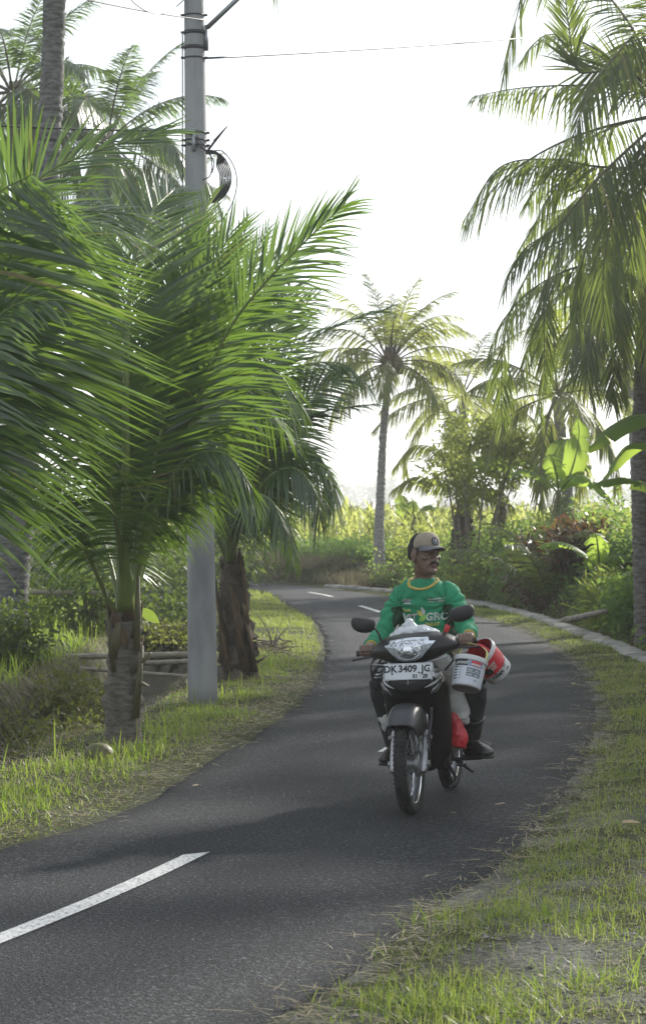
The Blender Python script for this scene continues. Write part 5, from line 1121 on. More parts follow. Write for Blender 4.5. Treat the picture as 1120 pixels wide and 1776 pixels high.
# number plate
mb = MB(); PR = rotm(x=-10); pc = np.array((.012, .050, .812))
boxm(mb, pc, (.285, .004, .096), rot=PR, bev=.0015)
def plate_text(s, size, x, z, wgt):
    v, f = text_mesh(s, size, wgt); v = np.stack((v[:, 0] + x, np.full(len(v), -.0034), v[:, 1] + z), 1) @ PR.T + pc; mb.add(v, f, 1)
plate_text('DK', .055, -.106, .014, .0019); plate_text('3409', .055, -.004, .014, .0019); plate_text('JG', .055, .104, .014, .0019); plate_text('01 · 28', .031, .068, -.029, .0013)
for q in ((-.095, -.012), (.062, -.008)): ellipsoid(mb, pc + PR @ np.array((q[0], -.003, q[1])), (.0055, .003, .0055), seg=10, rings=6, mi=1)
for a, b in (((0, .0435), (.278, .0022)), ((0, -.0435), (.278, .0022)), ((-.139, 0), (.0022, .088)), ((.139, 0), (.0022, .088))): boxm(mb, pc + PR @ np.array((a[0], -.0026, a[1])), (b[0], .0012, b[1]), rot=PR, mi=2)
mb.build('number_plate', [M['plate'], M['ink'], M['alloy']], bike, smooth=False)
mb = MB(); boxm(mb, (.01, .11, .818), (.14, .08, .02), bev=.004); mb.build('plate_bracket', M['matt_black'], bike, smooth=False)

# handlebar cover with the headlight
mb = MB(); rs = []
for t in np.linspace(-1, 1, 41):
    a = abs(t); zc = .968 - .012 * (1 - a) ; up = .014 + .088 * (1 - a ** 2.6) ** .8; dn = .022 + .075 * (1 - a ** 1.3); hy = .035 + .085 * (1 - a ** 2); yc = .20 + .085 * a ** 2
    th = np.linspace(0, 2 * math.pi, 28, endpoint=False); ring = []
    for q in th:
        cs, sn = math.cos(q), math.sin(q); e = .75; y = yc - np.sign(cs) * abs(cs) ** e * hy + (.035 if sn > 0 else -.0) * abs(sn) ** 2; z = zc + np.sign(sn) * abs(sn) ** e * (up if sn > 0 else dn)
        ring.append(BARm((t * .262, y, z)))
    rs.append(ring)
rings(mb, rs); cowl = mb.build('handlebar_cover', M['gloss_black'], bike, sharp=60); cb = bv_of(cowl.data)
hl = [BARm(q) for q in [(-.150, 0, 1.000), (-.118, 0, 1.004), (-.112, 0, 1.026), (0, 0, 1.033), (.112, 0, 1.026), (.118, 0, 1.004), (.152, 0, 1.000), (.108, 0, .955), (.066, 0, .914), (.03, 0, .903), (-.03, 0, .903), (-.066, 0, .914), (-.108, 0, .955)]]
v, fs, s = fan(np.vstack([np.linspace(hl[i], hl[(i + 1) % 13], 5)[:-1] for i in range(13)]), 7); p = cast(cb, v, (0, 1, 0), 1, .003); p[:, 1] -= .022 * (1 - s ** 2.5); mb = MB(); mb.add(p, fs); lamp = mb.build('headlight', M['lens'], bike)
# inner reflector bowl line and side lamps
mb = MB(); q = loop([BARm(k) for k in [(-.080, 0, .985), (-.05, 0, 1.016), (.05, 0, 1.016), (.080, 0, .985), (.072, 0, .945), (.03, 0, .915), (-.03, 0, .915), (-.072, 0, .945)]], 60); lb = bv_of(lamp.data); p = cast(lb, q, (0, 1, 0), 1, .002); tube(mb, np.vstack((p, p[:2])), .0022, 5, cap=False); mb.build('lens_line', M['chrome'], lamp)
mb = MB(); tube(mb, [BARm(k) for k in [(-.235, .11, .905), (-.12, .07, .888), (0, .055, .868), (.12, .07, .888), (.235, .11, .905)]], .004, 6, smoothn=24); mb.build('trim_line', M['alloy'], cowl)
def bowl(c, w, h, m, nm):
    v, fs, s = fan([BARm((c[0] + w * math.cos(q), 0, c[1] + h * math.sin(q))) for q in np.linspace(0, 6.283, 28, endpoint=False)], 5); p = cast(lb, v, (0, 1, 0), 1, .0015); mb = MB(); mb.add(p, fs); mb.build(nm, m, lamp)
M['reflector'] = mat('faceted_reflector', (.30, .32, .34), .18, .9, (.72, .74, .76), 55, .5, 70, lo=.44, hi=.56)
bowl((0, .968), .062, .052, M['reflector'], 'reflector'); bowl((0, .972), .026, .022, M['chrome'], 'bulb_cover')
for sx in (-1, 1): bowl((sx * .082, 1.004), .022, .014, M['reflector'], 'reflector')
# grips, levers, bar ends, mirrors
for s in (-1, 1):
    mb = MB(); xs = np.linspace(.225, .362, 26); tube(mb, [BARm((s * x, .325, .968)) for x in xs], list(.0165 + .0018 * (np.arange(26) % 2)), 14); mb.build('grip', M['matt_black'], bike)
    mb = MB(); boxm(mb, BARm((s * .225, .31, .968)), (.05, .055, .06), rot=rotm(y=-3), bev=.012); mb.build('switch_housing', M['matt_black'], bike)
    mb = MB(); tube(mb, [BARm((s * .225, .285, .955)), BARm((s * .26, .255, .945)), BARm((s * .33, .258, .938)), BARm((s * .372, .275, .935))], [(.009, .006)] * 4, 8, smoothn=14); ellipsoid(mb, BARm((s * .375, .276, .935)), (.0095,) * 3, seg=10, rings=6); mb.build('brake_lever', M['iron'], bike)
def mirror(c, w, h, tilt, stem, yaw):
    o = loop([(-.5, .05), (-.42, .42), (-.05, .5), (.40, .42), (.5, .08), (.36, -.36), (.0, -.5), (-.34, -.36)], 44); rm = rotm(y=tilt, z=yaw); rs = []
    for f, y in ((.3, -.034), (.62, -.03), (.86, -.02), (.98, -.004), (1, .008), (.97, .016), (.9, .017)): rs.append([np.asarray(c) + rm @ np.array((a * w * f, y, b * h * f)) for a, b in o])
    mb = MB(); rings(mb, rs); k = mb.build('mirror', M['matt_black'], bike)
    mb = MB(); rs = [[np.asarray(c) + rm @ np.array((a * w * f, .0178 - (1 - f) * .001, b * h * f)) for a, b in o] for f in (.9, .45, .05)]; rings(mb, rs); mb.build('mirror_glass', M['chrome'], k)
    mb = MB(); tube(mb, stem, [.008, .007, .0065, .0065], 8, smoothn=16); mb.build('mirror_stem', M['matt_black'], k)
mirror((-.300, .295, 1.078), .158, .090, 8, [BARm((-.19, .28, .99)), (-.20, .275, 1.02), (-.22, .285, 1.05), (-.25, .295, 1.065)], -16)
mirror((.298, .295, 1.122), .152, .092, -14, [BARm((.19, .28, 1.0)), (.195, .28, 1.03), (.21, .285, 1.07), (.245, .295, 1.10)], 22)
mb = MB(); boxm(mb, (.207, .27, 1.04), (.03, .004, .045), rot=rotm(y=25), bev=.001); mb.build('ribbon', mat('red_ribbon', (.5, .03, .03), .6), bike)
mb = MB()
for q in ([(-.21, .30, .955), (-.252, .27, .85), (-.250, .27, .75), (-.215, .28, .70), (-.18, .30, .68)], [(-.19, .29, .94), (-.215, .27, .84), (-.205, .28, .77), (-.17, .30, .72)], [(-.18, .26, .92), (-.10, .20, .888), (-.02, .18, .872)], [(.2, .28, .93), (.24, .24, .86), (.19, .24, .80)]): mb = MB(); tube(mb, [BARm(k) if i < 1 else k for i, k in enumerate(q)], .0065, 7, smoothn=28); mb.build('control_cable', M['black_rubber'], bike)
mb = MB(); tube(mb, [BARm((-.25, .325, .968)), BARm((.25, .325, .968))], .011, 10); tube(mb, [(0, .21, .72), (0, .30, .94)], .03, 14); mb.build('handlebar', M['iron'], bike)

# frame, seat, engine and tail
mb = MB(); tube(mb, [(0, .24, .80), (0, .40, .52), (0, .62, .42), (0, .85, .52), (0, 1.1, .66)], [.045, .06, .06, .05, .03], 14, smoothn=24); mb.build('frame', M['matt_black'], bike)
mb = MB(); rs = []
for y, hw, z0, z1 in [(.62, .05, .60, .70), (.68, .09, .62, .735), (.80, .12, .64, .765), (.98, .125, .65, .775), (1.14, .115, .67, .79), (1.36, .095, .70, .80), (1.45, .06, .72, .79)]:
    th = np.linspace(0, 2 * math.pi, 24, endpoint=False); rs.append([(np.sign(math.cos(q)) * abs(math.cos(q)) ** .6 * hw, y, (z0 + z1) / 2 + np.sign(math.sin(q)) * abs(math.sin(q)) ** .6 * (z1 - z0) / 2) for q in th])
rings(mb, rs); mb.build('seat', M['matt_black'], bike)
for s in (-1, 1):
    mb = MB(); rs = []
    for y, z0, z1, x in [(.50, .42, .50, .075), (.70, .42, .62, .105), (.95, .48, .66, .125), (1.2, .56, .70, .115), (1.5, .68, .76, .06)]: rs.append([(s * (x - .03), y, z0), (s * x, y, z0 + .02), (s * (x + .015), y, (z0 + z1) / 2), (s * x, y, z1 - .01), (s * (x - .03), y, z1)])
    rings(mb, rs); mb.build('side_panel', M['gloss_black'], bike)
mb = MB(); boxm(mb, (0, .66, .30), (.20, .26, .20), bev=.04); tube(mb, [(0, .55, .32), (0, .45, .34), (0, .36, .35)], [.075, .07, .065], 18)
for k in range(6): tube(mb, [(0, .40 + k * .022, .345), (0, .407 + k * .022, .344)], .088, 20)
tube(mb, [(.09, .70, .31), (.135, .70, .31)], [.085, .07], 22); tube(mb, [(.09, .60, .25), (.125, .60, .25)], [.055, .045], 18); mb.build('engine', M['engine'], bike, sharp=40)
mb = MB(); tube(mb, [(-.06, .40, .28), (-.09, .45, .20), (-.11, .7, .19), (-.13, .95, .24)], [.018, .02, .022, .03], 12, smoothn=20); tube(mb, [(-.13, .93, .235), (-.135, 1.0, .26), (-.14, 1.35, .36), (-.14, 1.37, .365)], [.03, .048, .052, .03], 18); mb.build('exhaust', M['chrome'], bike)
for s in (-1, 1):
    mb = MB(); tube(mb, [(s * .10, .68, .235), (s * .30, .68, .24)], .011, 10); boxm(mb, (s * .255, .68, .243), (.11, .035, .022), bev=.006); mb.build('foot_peg', M['iron'], bike)
    mb = MB(); tube(mb, [(s * .09, .78, .29), (s * .095, 1.22, .285)], [(.018, .03), (.015, .022)], 10); mb.build('swing_arm', M['iron'], bike)
    mb = MB(); tube(mb, [(s * .12, 1.18, .31), (s * .115, 1.08, .62)], [.026, .03], 12); mb.build('rear_shock', M['alloy'], bike)
mb = MB(); tube(mb, [(.12, .66, .24), (.19, .60, .23), (.20, .52, .215), (.20, .50, .215)], .008, 8, smoothn=14); boxm(mb, (.21, .50, .22), (.06, .022, .014), bev=.004); tube(mb, [(.14, .72, .22), (.20, .80, .16), (.22, .78, .15)], .01, 8, smoothn=10); mb.build('gear_pedal', M['iron'], bike)
mb = MB(); tube(mb, [(.12, .60, .20), (.17, .50, .13), (.15, .40, .10)], .011, 8, smoothn=10); mb.build('side_stand', M['iron'], bike)
mb = MB(); rs = []
for a in np.linspace(R(20), R(175), 20): rs.append([(x, 1.22 + math.cos(a) * (.315 - .03 * (abs(x) / .075) ** 3) * 1.0, .285 + math.sin(a) * (.315 - .03 * (abs(x) / .075) ** 3)) for x in np.linspace(-.075, .075, 9)])
rings(mb, rs, cap=False, close=False); q = mb.build('rear_mudguard', M['matt_black'], bike); q.modifiers.new('thick', 'SOLIDIFY').thickness = .004
mb = MB(); boxm(mb, (.28, .86, .30), (.10, .09, .018), rot=rotm(y=20, x=25), bev=.004); tube(mb, [(.14, .82, .30), (.28, .86, .30)], .011, 8); mb.build('pillion_peg', M['matt_black'], bike)

# ---------------------------------------------------------------- the rider
M['skin'] = mat('brown_skin', (.125, .075, .050), .42, 0, (.17, .105, .07), 16, .12, 160, rvar=.08)
M['lip'] = mat('lip_skin', (.12, .05, .04), .45)
M['hair'] = mat('black_hair', (.012, .010, .009), .55)
M['shirt'] = mat('green_jersey', (.010, .20, .088), .78, 0, (.014, .24, .11), 6, .12, 260)
M['collar'] = mat('yellow_collar_rib', (.46, .36, .09), .8, 0, (.40, .30, .07), 60, .2, 120)
M['trouser'] = mat('dark_trousers', (.008, .0085, .010), .9, 0, (.016, .0165, .018), 12, .3, 120)
M['boot'] = mat('black_rubber_boot', (.012, .012, .0115), .34, 0, (.030, .029, .026), 10, .15, 30, rvar=.12)
man = empty('person', BLOC, 'man in a green long-sleeved jersey and cap riding the motorbike, looking aside', 'person', rot=BROT)

HR = rotm(z=50) @ rotm(y=3) @ rotm(x=3); HO = np.array((-.006, .742, 1.352))
H = lambda p: (np.asarray(p, float) * (1.0, 1.0, 1.0)) @ HR.T + HO
body = MB()
th = np.linspace(0, 2 * math.pi, 32, endpoint=False); rs = []
for z, hw, yf, yb in [(-.004, .018, -.07, -.03), (.003, .036, -.088, -.012), (.02, .049, -.096, .008), (.045, .057, -.094, .028), (.07, .063, -.089, .055), (.10, .069, -.087, .078), (.125, .073, -.085, .09), (.15, .076, -.088, .096), (.18, .075, -.084, .096), (.205, .066, -.066, .08), (.225, .045, -.035, .05), (.235, .015, .0, .02)]:
    yc, hd = (yf + yb) / 2, (yb - yf) / 2; rs.append([H((np.sign(math.cos(q)) * abs(math.cos(q)) ** .85 * hw, yc + math.sin(q) * hd, z)) for q in th])
rings(body, rs)
for s in (-1, 1):
    ellipsoid(body, H((s * .048, -.062, .104)), (.024, .022, .017), HR); ellipsoid(body, H((s * .078, .008, .112)), (.011, .021, .034), HR @ rotm(z=s * -22)); ellipsoid(body, H((s * .079, .004, .085)), (.009, .012, .013), HR)
    tube(body, [H((s * .008, -.092, .143)), H((s * .034, -.088, .149)), H((s * .058, -.068, .143))], [.010, .011, .008], 10, smoothn=8); ellipsoid(body, H((s * .0125, -.103, .089)), (.009, .011, .008), HR)
    ellipsoid(body, H((s * .031, -.0785, .1315)), (.016, .0105, .0075), HR)
tube(body, [H((0, -.088, .143)), H((0, -.098, .122)), H((0, -.112, .098)), H((0, -.106, .087))], [.0085, .0095, .0135, .009], 12, smoothn=10)
ellipsoid(body, H((0, -.0905, .066)), (.026, .011, .0058), HR); ellipsoid(body, H((0, -.0900, .0535)), (.023, .012, .0068), HR); ellipsoid(body, H((0, -.089, .022)), (.021, .014, .016), HR)
for s in (-1, 1): tube(body, [H((s * .020, -.092, .088)), H((s * .034, -.084, .066)), H((s * .036, -.078, .046))], [.009, .010, .008], 8, smoothn=8)
NB = np.array((-.018, .785, 1.28)); tube(body, [NB, NB + (.004, -.012, .07), H((0, .012, .045)), H((0, .01, .09))], [(.075, .068), (.058, .058), (.053, .056), (.05, .05)], 24, smoothn=12)
for s in (-1, 1): tube(body, [NB + (s * .02, -.05, .025), H((s * .045, .03, .05))], [.011, .014], 8)
SH = {1: np.array((.132, .795, 1.236)), -1: np.array((-.162, .795, 1.233))}
GR = {s: BARm((s * .298, .325, .968)) for s in (1, -1)}
WR = {s: GR[s] + (0, .105, .030) for s in (1, -1)}
EL = {1: np.array((.245, .70, 1.02)), -1: np.array((-.278, .70, 1.00))}
def torso(mb, k=1.0, g=0.0):
    rs = []
    for z, cy, hw, hd in [(.77, .865, .155, .12), (.84, .862, .165, .125), (.92, .855, .163, .122), (1.0, .842, .166, .122), (1.09, .828, .164, .122), (1.17, .813, .168, .120), (1.225, .802, .168, .112), (1.265, .793, .144, .096), (1.295, .787, .112, .080), (1.32, .784, .08, .068)]:
        cx = -.03 * max(0, (z - .8) / .5)
        rs.append([(cx + np.sign(math.cos(q)) * abs(math.cos(q)) ** .85 * (hw * k + g), cy + np.sign(math.sin(q)) * abs(math.sin(q)) ** .9 * (hd * k + g), z) for q in th])
    rings(mb, rs)
torso(body, .90)
for s in (1, -1):
    tube(body, [SH[s], SH[s] * .5 + EL[s] * .5, EL[s], EL[s] * .5 + WR[s] * .5, WR[s]], [.050, .045, .039, .037, .026], 16, smoothn=18)
    tube(body, [WR[s] + (0, .01, 0), WR[s] + (0, -.045, .004), GR[s] + (0, .03, .026), GR[s] + (0, .012, .030)], [(.027, .021), (.038, .021), (.043, .018), (.041, .012)], 16, smoothn=12)
    for i in range(4):                                                     # four fingers over the grip
        x = s * (-.034 + .0222 * i); ln = (.96, 1.05, 1.0, .84)[i]; G = GR[s]
        pt = lambda a, r: G + np.array((x, math.cos(R(a)) * r, math.sin(R(a)) * r))
        e = 248 * ln if ln < 1 else 255
        tube(body, [pt(72, .038), pt(112, .041), pt(142, .0345), pt(182, .0305), pt(215, .0285), pt(e, .0275)], [.0108, .0112, .0104, .0098, .0092, .0078], 10, smoothn=16)
        ellipsoid(body, pt(110, .0425), (.0105, .0105, .009), seg=10, rings=8)
    G = GR[s]; tube(body, [G + (-s * .030, .060, .012), G + (-s * .050, .034, -.012), G + (-s * .050, .0, -.034), G + (-s * .040, -.026, -.030)], [.0145, .0135, .0115, .0092], 10, smoothn=14)
KN = {1: np.array((.315, .50, .68)), -1: np.array((-.248, .47, .735))}; AN = {1: np.array((.238, .665, .35)), -1: np.array((-.222, .665, .33))}; HP = {1: np.array((.095, .865, .80)), -1: np.array((-.095, .865, .80))}
TOE = {1: np.array((.372, .535, .285)), -1: np.array((-.262, .50, .262))}
for s in (1, -1):
    tube(body, [HP[s], HP[s] * .5 + KN[s] * .5, KN[s], KN[s] * .45 + AN[s] * .55, AN[s]], [.082, .07, .052, .05, .034], 16, smoothn=18); tube(body, [AN[s] + (0, .02, -.04), AN[s] * .4 + TOE[s] * .6 + (0, 0, -.01), TOE[s] * .9 + AN[s] * .1], [(.03, .035), (.036, .026), (.028, .018)], 12, smoothn=8)
bd = remesh(body, 'body', [M['skin'], M['lip']], man, .0036, 3, .5)
me = bd.data; cen = np.array([p.center[:] for p in me.polygons]); loc = (cen - HO) @ HR
lipm = (np.abs(loc[:, 0]) < .027) & (loc[:, 2] > .047) & (loc[:, 2] < .071) & (loc[:, 1] < -.086); me.polygons.foreach_set('material_index', lipm.astype(np.int32)); me.update()
for s in (-1, 1):
    mb = MB(); ellipsoid(mb, H((s * .031, -.0728, .1215)), (.0115, .0118, .0085), HR); ey = mb.build('eye', mat('eye_white', (.14, .12, .10), .35) if s < 0 else bpy.data.materials['eye_white'], man)
    mb = MB(); ellipsoid(mb, H((s * .031 + .003, -.0830, .1215)), (.0052, .003, .0048), HR, 12, 8); mb.build('iris', M['hair'], ey)
    mb = MB(); tube(mb, [H((s * .012, -.0985, .149)), H((s * .034, -.096, .1555)), H((s * .056, -.076, .149))], [(.002, .0012), (.0028, .0022), (.0015, .001)], 8, smoothn=8); mb.build('eyebrow', M['hair'], man)
mb = MB(); tube(mb, [H((-.034, -.090, .066)), H((-.018, -.1005, .076)), H((0, -.103, .079)), H((.018, -.1005, .076)), H((.034, -.090, .066))], [(.003, .003), (.0055, .0075), (.006, .0075), (.0055, .0075), (.003, .003)], 10, smoothn=20); mb.build('moustache', M['hair'], man)
mb = MB(); rs = []
for z, k in ((.085, .55), (.10, .92), (.125, 1.0), (.16, 1.02), (.18, .9)): rs.append([H((math.cos(q) * .0795 * (1 if k > .6 else .8), .052 + (math.sin(q)) * .056 * k, z)) for q in th])
rings(mb, rs)
for s in (-1, 1): tube(mb, [H((s * .0755, -.022, .165)), H((s * .0752, -.02, .115))], [(.01, .004), (.005, .002)], 8)
mb.build('hair', M['hair'], man)
# cap
M['khaki'] = mat('khaki_cap_cloth', (.30, .255, .185), .85, 0, (.26, .22, .16), 9, .2, 200); M['brim'] = mat('grey_brim_cloth', (.12, .12, .125), .8, 0, (.15, .15, .155), 9, .2, 200); M['mesh'] = mat('black_cap_mesh', (.012, .012, .012), .85, bump=.5, bscale=220)
mb = MB(); rs = []
for z, k in ((.160, 1.0), (.167, 1.015), (.182, 1.02), (.200, .985), (.218, .89), (.235, .73), (.247, .5), (.253, .25), (.254, .04)): rs.append([H((math.cos(q) * .084 * k, .004 + math.sin(q) * .104 * k - .010 * (1 - k) * (1 if math.sin(q) < 0 else 0), z + (.012 if math.sin(q) < 0 else 0) * abs(math.sin(q)) * (1 if .3 < k < 1.0 else .4))) for q in th])
rings(mb, rs); cap = mb.build('cap', [M['khaki'], M['mesh']], man)
for p in cap.data.polygons:
    l = (np.array(p.center[:]) - HO) @ HR; p.material_index = 1 if l[1] > .012 - .12 * (l[2] - .16) else 0
mb = MB(); rs = []
for u in np.linspace(-1, 1, 25):
    a = u * R(68); ix, iy = math.sin(a) * .0855, .002 - math.cos(a) * .103; ln = .060 * (1 - u ** 4) ** .5 if abs(u) < 1 else 0
    ox, oy = ix * (1 - .10 * (ln / .06)), iy - ln; dz = -.016 * (ix / .085) ** 2
    rs.append([H((ix, iy, .171)), H((ix, iy, .176)), H(((ix + ox) / 2, (iy + oy) / 2, .175 + dz)), H((ox, oy, .168 + dz * 1.7)), H((ox, oy, .164 + dz * 1.7)), H(((ix + ox) / 2, (iy + oy) / 2, .170 + dz))])
rings(mb, rs); mb.build('brim', M['brim'], cap)
v, fs, s_ = fan([(.027 * math.cos(q), -.3, .203 + .0245 * math.sin(q)) for q in th], 4); cbv = bv_of(cap.data); dirf = HR @ np.array((0, 1, 0))
mb = MB(); p = cast(cbv, np.array([H(q) for q in v]), dirf, .6, .003); mb.add(p, fs, 0)
for nn, rr, ic in ((24, .019, 1), (24, .0165, 0), (7, .011, 1)):
    v, fs, s_ = fan([(rr * math.cos(2 * math.pi * q / nn) * (1 if nn > 10 or q % 2 else .45), -.3, .203 + .9 * rr * math.sin(2 * math.pi * q / nn)) for q in range(nn)], 2); mb.add(cast(cbv, np.array([H(q) for q in v]), dirf, .6, .0036 + .0005 * (1 + [24, 24, 7].index(nn) + (rr < .0165) + (rr < .017))), fs, ic)
mb.build('badge', [M['ink'], mat('badge_grey', (.42, .42, .43), .6)], cap)

# jersey
sh = MB(); torso(sh, 1.0, .003)
for s in (1, -1):
    tube(sh, [SH[s] + (-s * .05, 0, -.01), SH[s], SH[s] * .5 + EL[s] * .5 + (s * .004, 0, -.004), EL[s] + (0, .004, -.006), EL[s] * .5 + WR[s] * .5 + (0, 0, -.006), EL[s] * .14 + WR[s] * .86, WR[s] + (0, .012, 0)], [.055, .057, .054, .050, .046, .040, .035], 20, smoothn=26)
def folds(co, no):
    d = np.zeros(len(co))
    arm = np.abs(co[:, 0] + .02) > .20
    big = n3(co, 7, 3, (1, 1, .55)); rid = 1 - np.abs(n3(co, 13, 9, (1.2, .7, .7))) * 2; fine_ = 1 - np.abs(n3(co, 30, 5, (1, .5, .8))) * 2
    d += .006 * big + .0085 * rid + .003 * fine_
    # stretch lines from the armpits across the chest and gathers at the elbows
    for s in (1, -1):
        q = co - np.array((s * .15 - .02, .72, 1.17)); ang = np.arctan2(q[:, 2], -s * q[:, 0]); d += .008 * np.cos(ang * 11 + s) * np.exp(-(np.linalg.norm(q, axis=1) / .14) ** 2)
        t = np.linalg.norm(co - EL[s], axis=1); d += np.where(np.sign(co[:, 0]) == s, .006 * np.cos(t * 95) * np.exp(-((t - .05) / .07) ** 2), 0)
        t = np.linalg.norm(co - WR[s], axis=1); d += np.where(np.sign(co[:, 0]) == s, .005 * np.cos(t * 150) * np.exp(-(t / .11) ** 2), 0)
    d += .008 * np.cos(co[:, 2] * 70 + 3 * big) * np.exp(-((co[:, 2] - .95) / .09) ** 2) * (~arm)
    # crew neck: open a hollow round the neck
    return d
M['side_panel'] = mat('dark_green_side_panel', (.010, .050, .022), .8, 0, (.014, .07, .03), 8, .12, 260)
jersey = remesh(sh, 'jersey', [M['shirt'], M['side_panel']], man, .0065, 5, .5, folds)
cen = np.array([p.center[:] for p in jersey.data.polygons]); cx_ = cen[:, 0] + .03 * np.maximum(0, (cen[:, 2] - .8) / .5)
jersey.data.polygons.foreach_set('material_index', ((np.abs(cx_) > .122) & (np.abs(cx_) < .19) & (cen[:, 2] < 1.165) & (cen[:, 1] > .69) & (cen[:, 1] < .88)).astype(np.int32)); jersey.data.update()
# neckline: ring of yellow rib, dipping to the front, skin inside
cc = np.array((-.022, .765, 1.297)); CRm = rotm(x=26); rr = []
mb = MB(); q = np.linspace(0, 2 * math.pi, 60, endpoint=False)
ring0 = np.array([cc + CRm @ np.array((math.cos(a) * .082, math.sin(a) * .078, 0)) for a in q]); jb = bv_of(jersey.data)
ring = []
for a, p in zip(q, ring0):
    h = jb.find_nearest(Vector(p)); ring.append(np.array(h[0]) + np.array(h[1]) * .001)
ring = np.array(ring); k5 = np.ones(5) / 5; ring = np.stack([np.convolve(np.concatenate((ring[-2:, j], ring[:, j], ring[:2, j])), k5, 'valid') for j in range(3)], 1)
tube(mb, np.vstack((ring, ring[:2])), [(.0115, .0065)] * 62, 10, cap=False, hint=(0, -.5, 1)); mb.build('collar', M['collar'], jersey)
mb = MB(); cR = ring.mean(0); rs = [ring - (ring - cR) * .04 + (0, 0, .001)] + [cR + (ring - cR) * f + np.array((0, -.004, .012)) * (1 - f) for f in (.85, .6)] + [np.array([np.array(cR) + (0, .01, .02)] * 60) + (ring - cR) * .5]
rings(mb, rs, cap=False); mb.build('neck_skin', M['skin'], bd)
for s in (1, -1):
    d = nrm(WR[s] - EL[s]); mb = MB(); c = WR[s] - d * .003; tube(mb, [c - d * .016, c - d * .01, c + d * .004, c + d * .006], [.0375, .0385, .0370, .032], 22); mb.build('cuff', M['collar'], jersey)
# prints on the chest
WHT = mat('white_print', (.42, .46, .42), .75); YEL = mat('yellow_print', (.50, .46, .10), .7); LGR = mat('leaf_green_print', (.20, .42, .06), .7); DGR = mat('dark_green_print', (.01, .10, .045), .8); NVY = mat('navy_print', (.02, .03, .07), .7)
mb = MB()
def prt(v2, f, x, z, mi, off=.004, rot=0):
    v2 = np.asarray(v2, float); c, s_ = math.cos(R(rot)), math.sin(R(rot)); p = np.stack((v2[:, 0] * c - v2[:, 1] * s_ + x, np.full(len(v2), .5), v2[:, 0] * s_ + v2[:, 1] * c + z), 1); mb.add(cast(jb, p, (0, 1, 0), .6, off), f, mi)
def txt(s_, size, x, z, mi, w=0, sh_=0, off=.004, sp=1.0, rot=0): v, f = text_mesh(s_, size, w, sh_, sp); prt(v[:, :2], f, x, z, mi, off, rot)
def rect(w, h): g = [(a, b) for b in np.linspace(-h / 2, h / 2, 4) for a in np.linspace(-w / 2, w / 2, 12)]; return g, [(r_ * 12 + k, r_ * 12 + k + 1, (r_ + 1) * 12 + k + 1, (r_ + 1) * 12 + k) for r_ in range(3) for k in range(11)]
CX, CZ = -.020, 1.095
txt('VIT', .062, CX - .082, CZ, 0, .0022, .15); txt('GRO', .062, CX + .084, CZ, 0, .0022, .15)
PM = [WHT, YEL, LGR, DGR, NVY]; mb.build('lettering', PM, jersey, smooth=False); mb = MB()
def leaf2(L, W): o = [(L * (t - .5), W * math.sin(math.pi * t ** .8) * .5) for t in np.linspace(0, 1, 9)] + [(L * (t - .5), -W * math.sin(math.pi * t ** .8) * .5) for t in np.linspace(1, 0, 9)][1:-1]; v, f, s_ = fan([(a, b, 0) for a, b in o], 3); return v[:, :2], f
v, f = leaf2(.062, .03); prt(v, f, CX + .004, CZ - .004, 2, .0045, 35); v, f = leaf2(.05, .026); prt(v, f, CX - .014, CZ + .026, 1, .0045, 128); v, f = leaf2(.056, .022); prt(v, f, CX + .004, CZ + .040, 0, .0045, 105)
mb.build('leaf_emblem', PM, jersey, smooth=False); mb = MB()
txt('Pupuk', .02, CX - .095, CZ + .046, 1, .0005); txt('PADAT', .027, CX + .055, CZ - .044, 1, .001, .1)
mb.build('lettering', PM, jersey, smooth=False); mb = MB()
v, f, s_ = fan([(.026 * math.cos(a), .0125 * math.sin(a), 0) for a in np.linspace(0, 6.28, 24, endpoint=False)], 3); prt(v[:, :2], f, CX - .088, CZ + .105, 0, .004); v, f, s_ = fan([(.023 * math.cos(a), .0102 * math.sin(a), 0) for a in np.linspace(0, 6.28, 24, endpoint=False)], 3); prt(v[:, :2], f, CX - .088, CZ + .105, 4, .0046)
txt('DGF', .019, CX - .088, CZ + .105, 0, .0006, 0, .0054); v, f = rect(.05, .005); prt(v, f, CX - .086, CZ + .086, 0)
mb.build('oval_emblem', PM, jersey, smooth=False); mb = MB()
for k in range(2): txt(('TANAMAN SEHAT', 'HASIL MAKSIMAL')[k], .0125, CX + .088, CZ + .108 - .0155 * k, 0, .0006)
mb.build('lettering', PM, jersey, smooth=False)

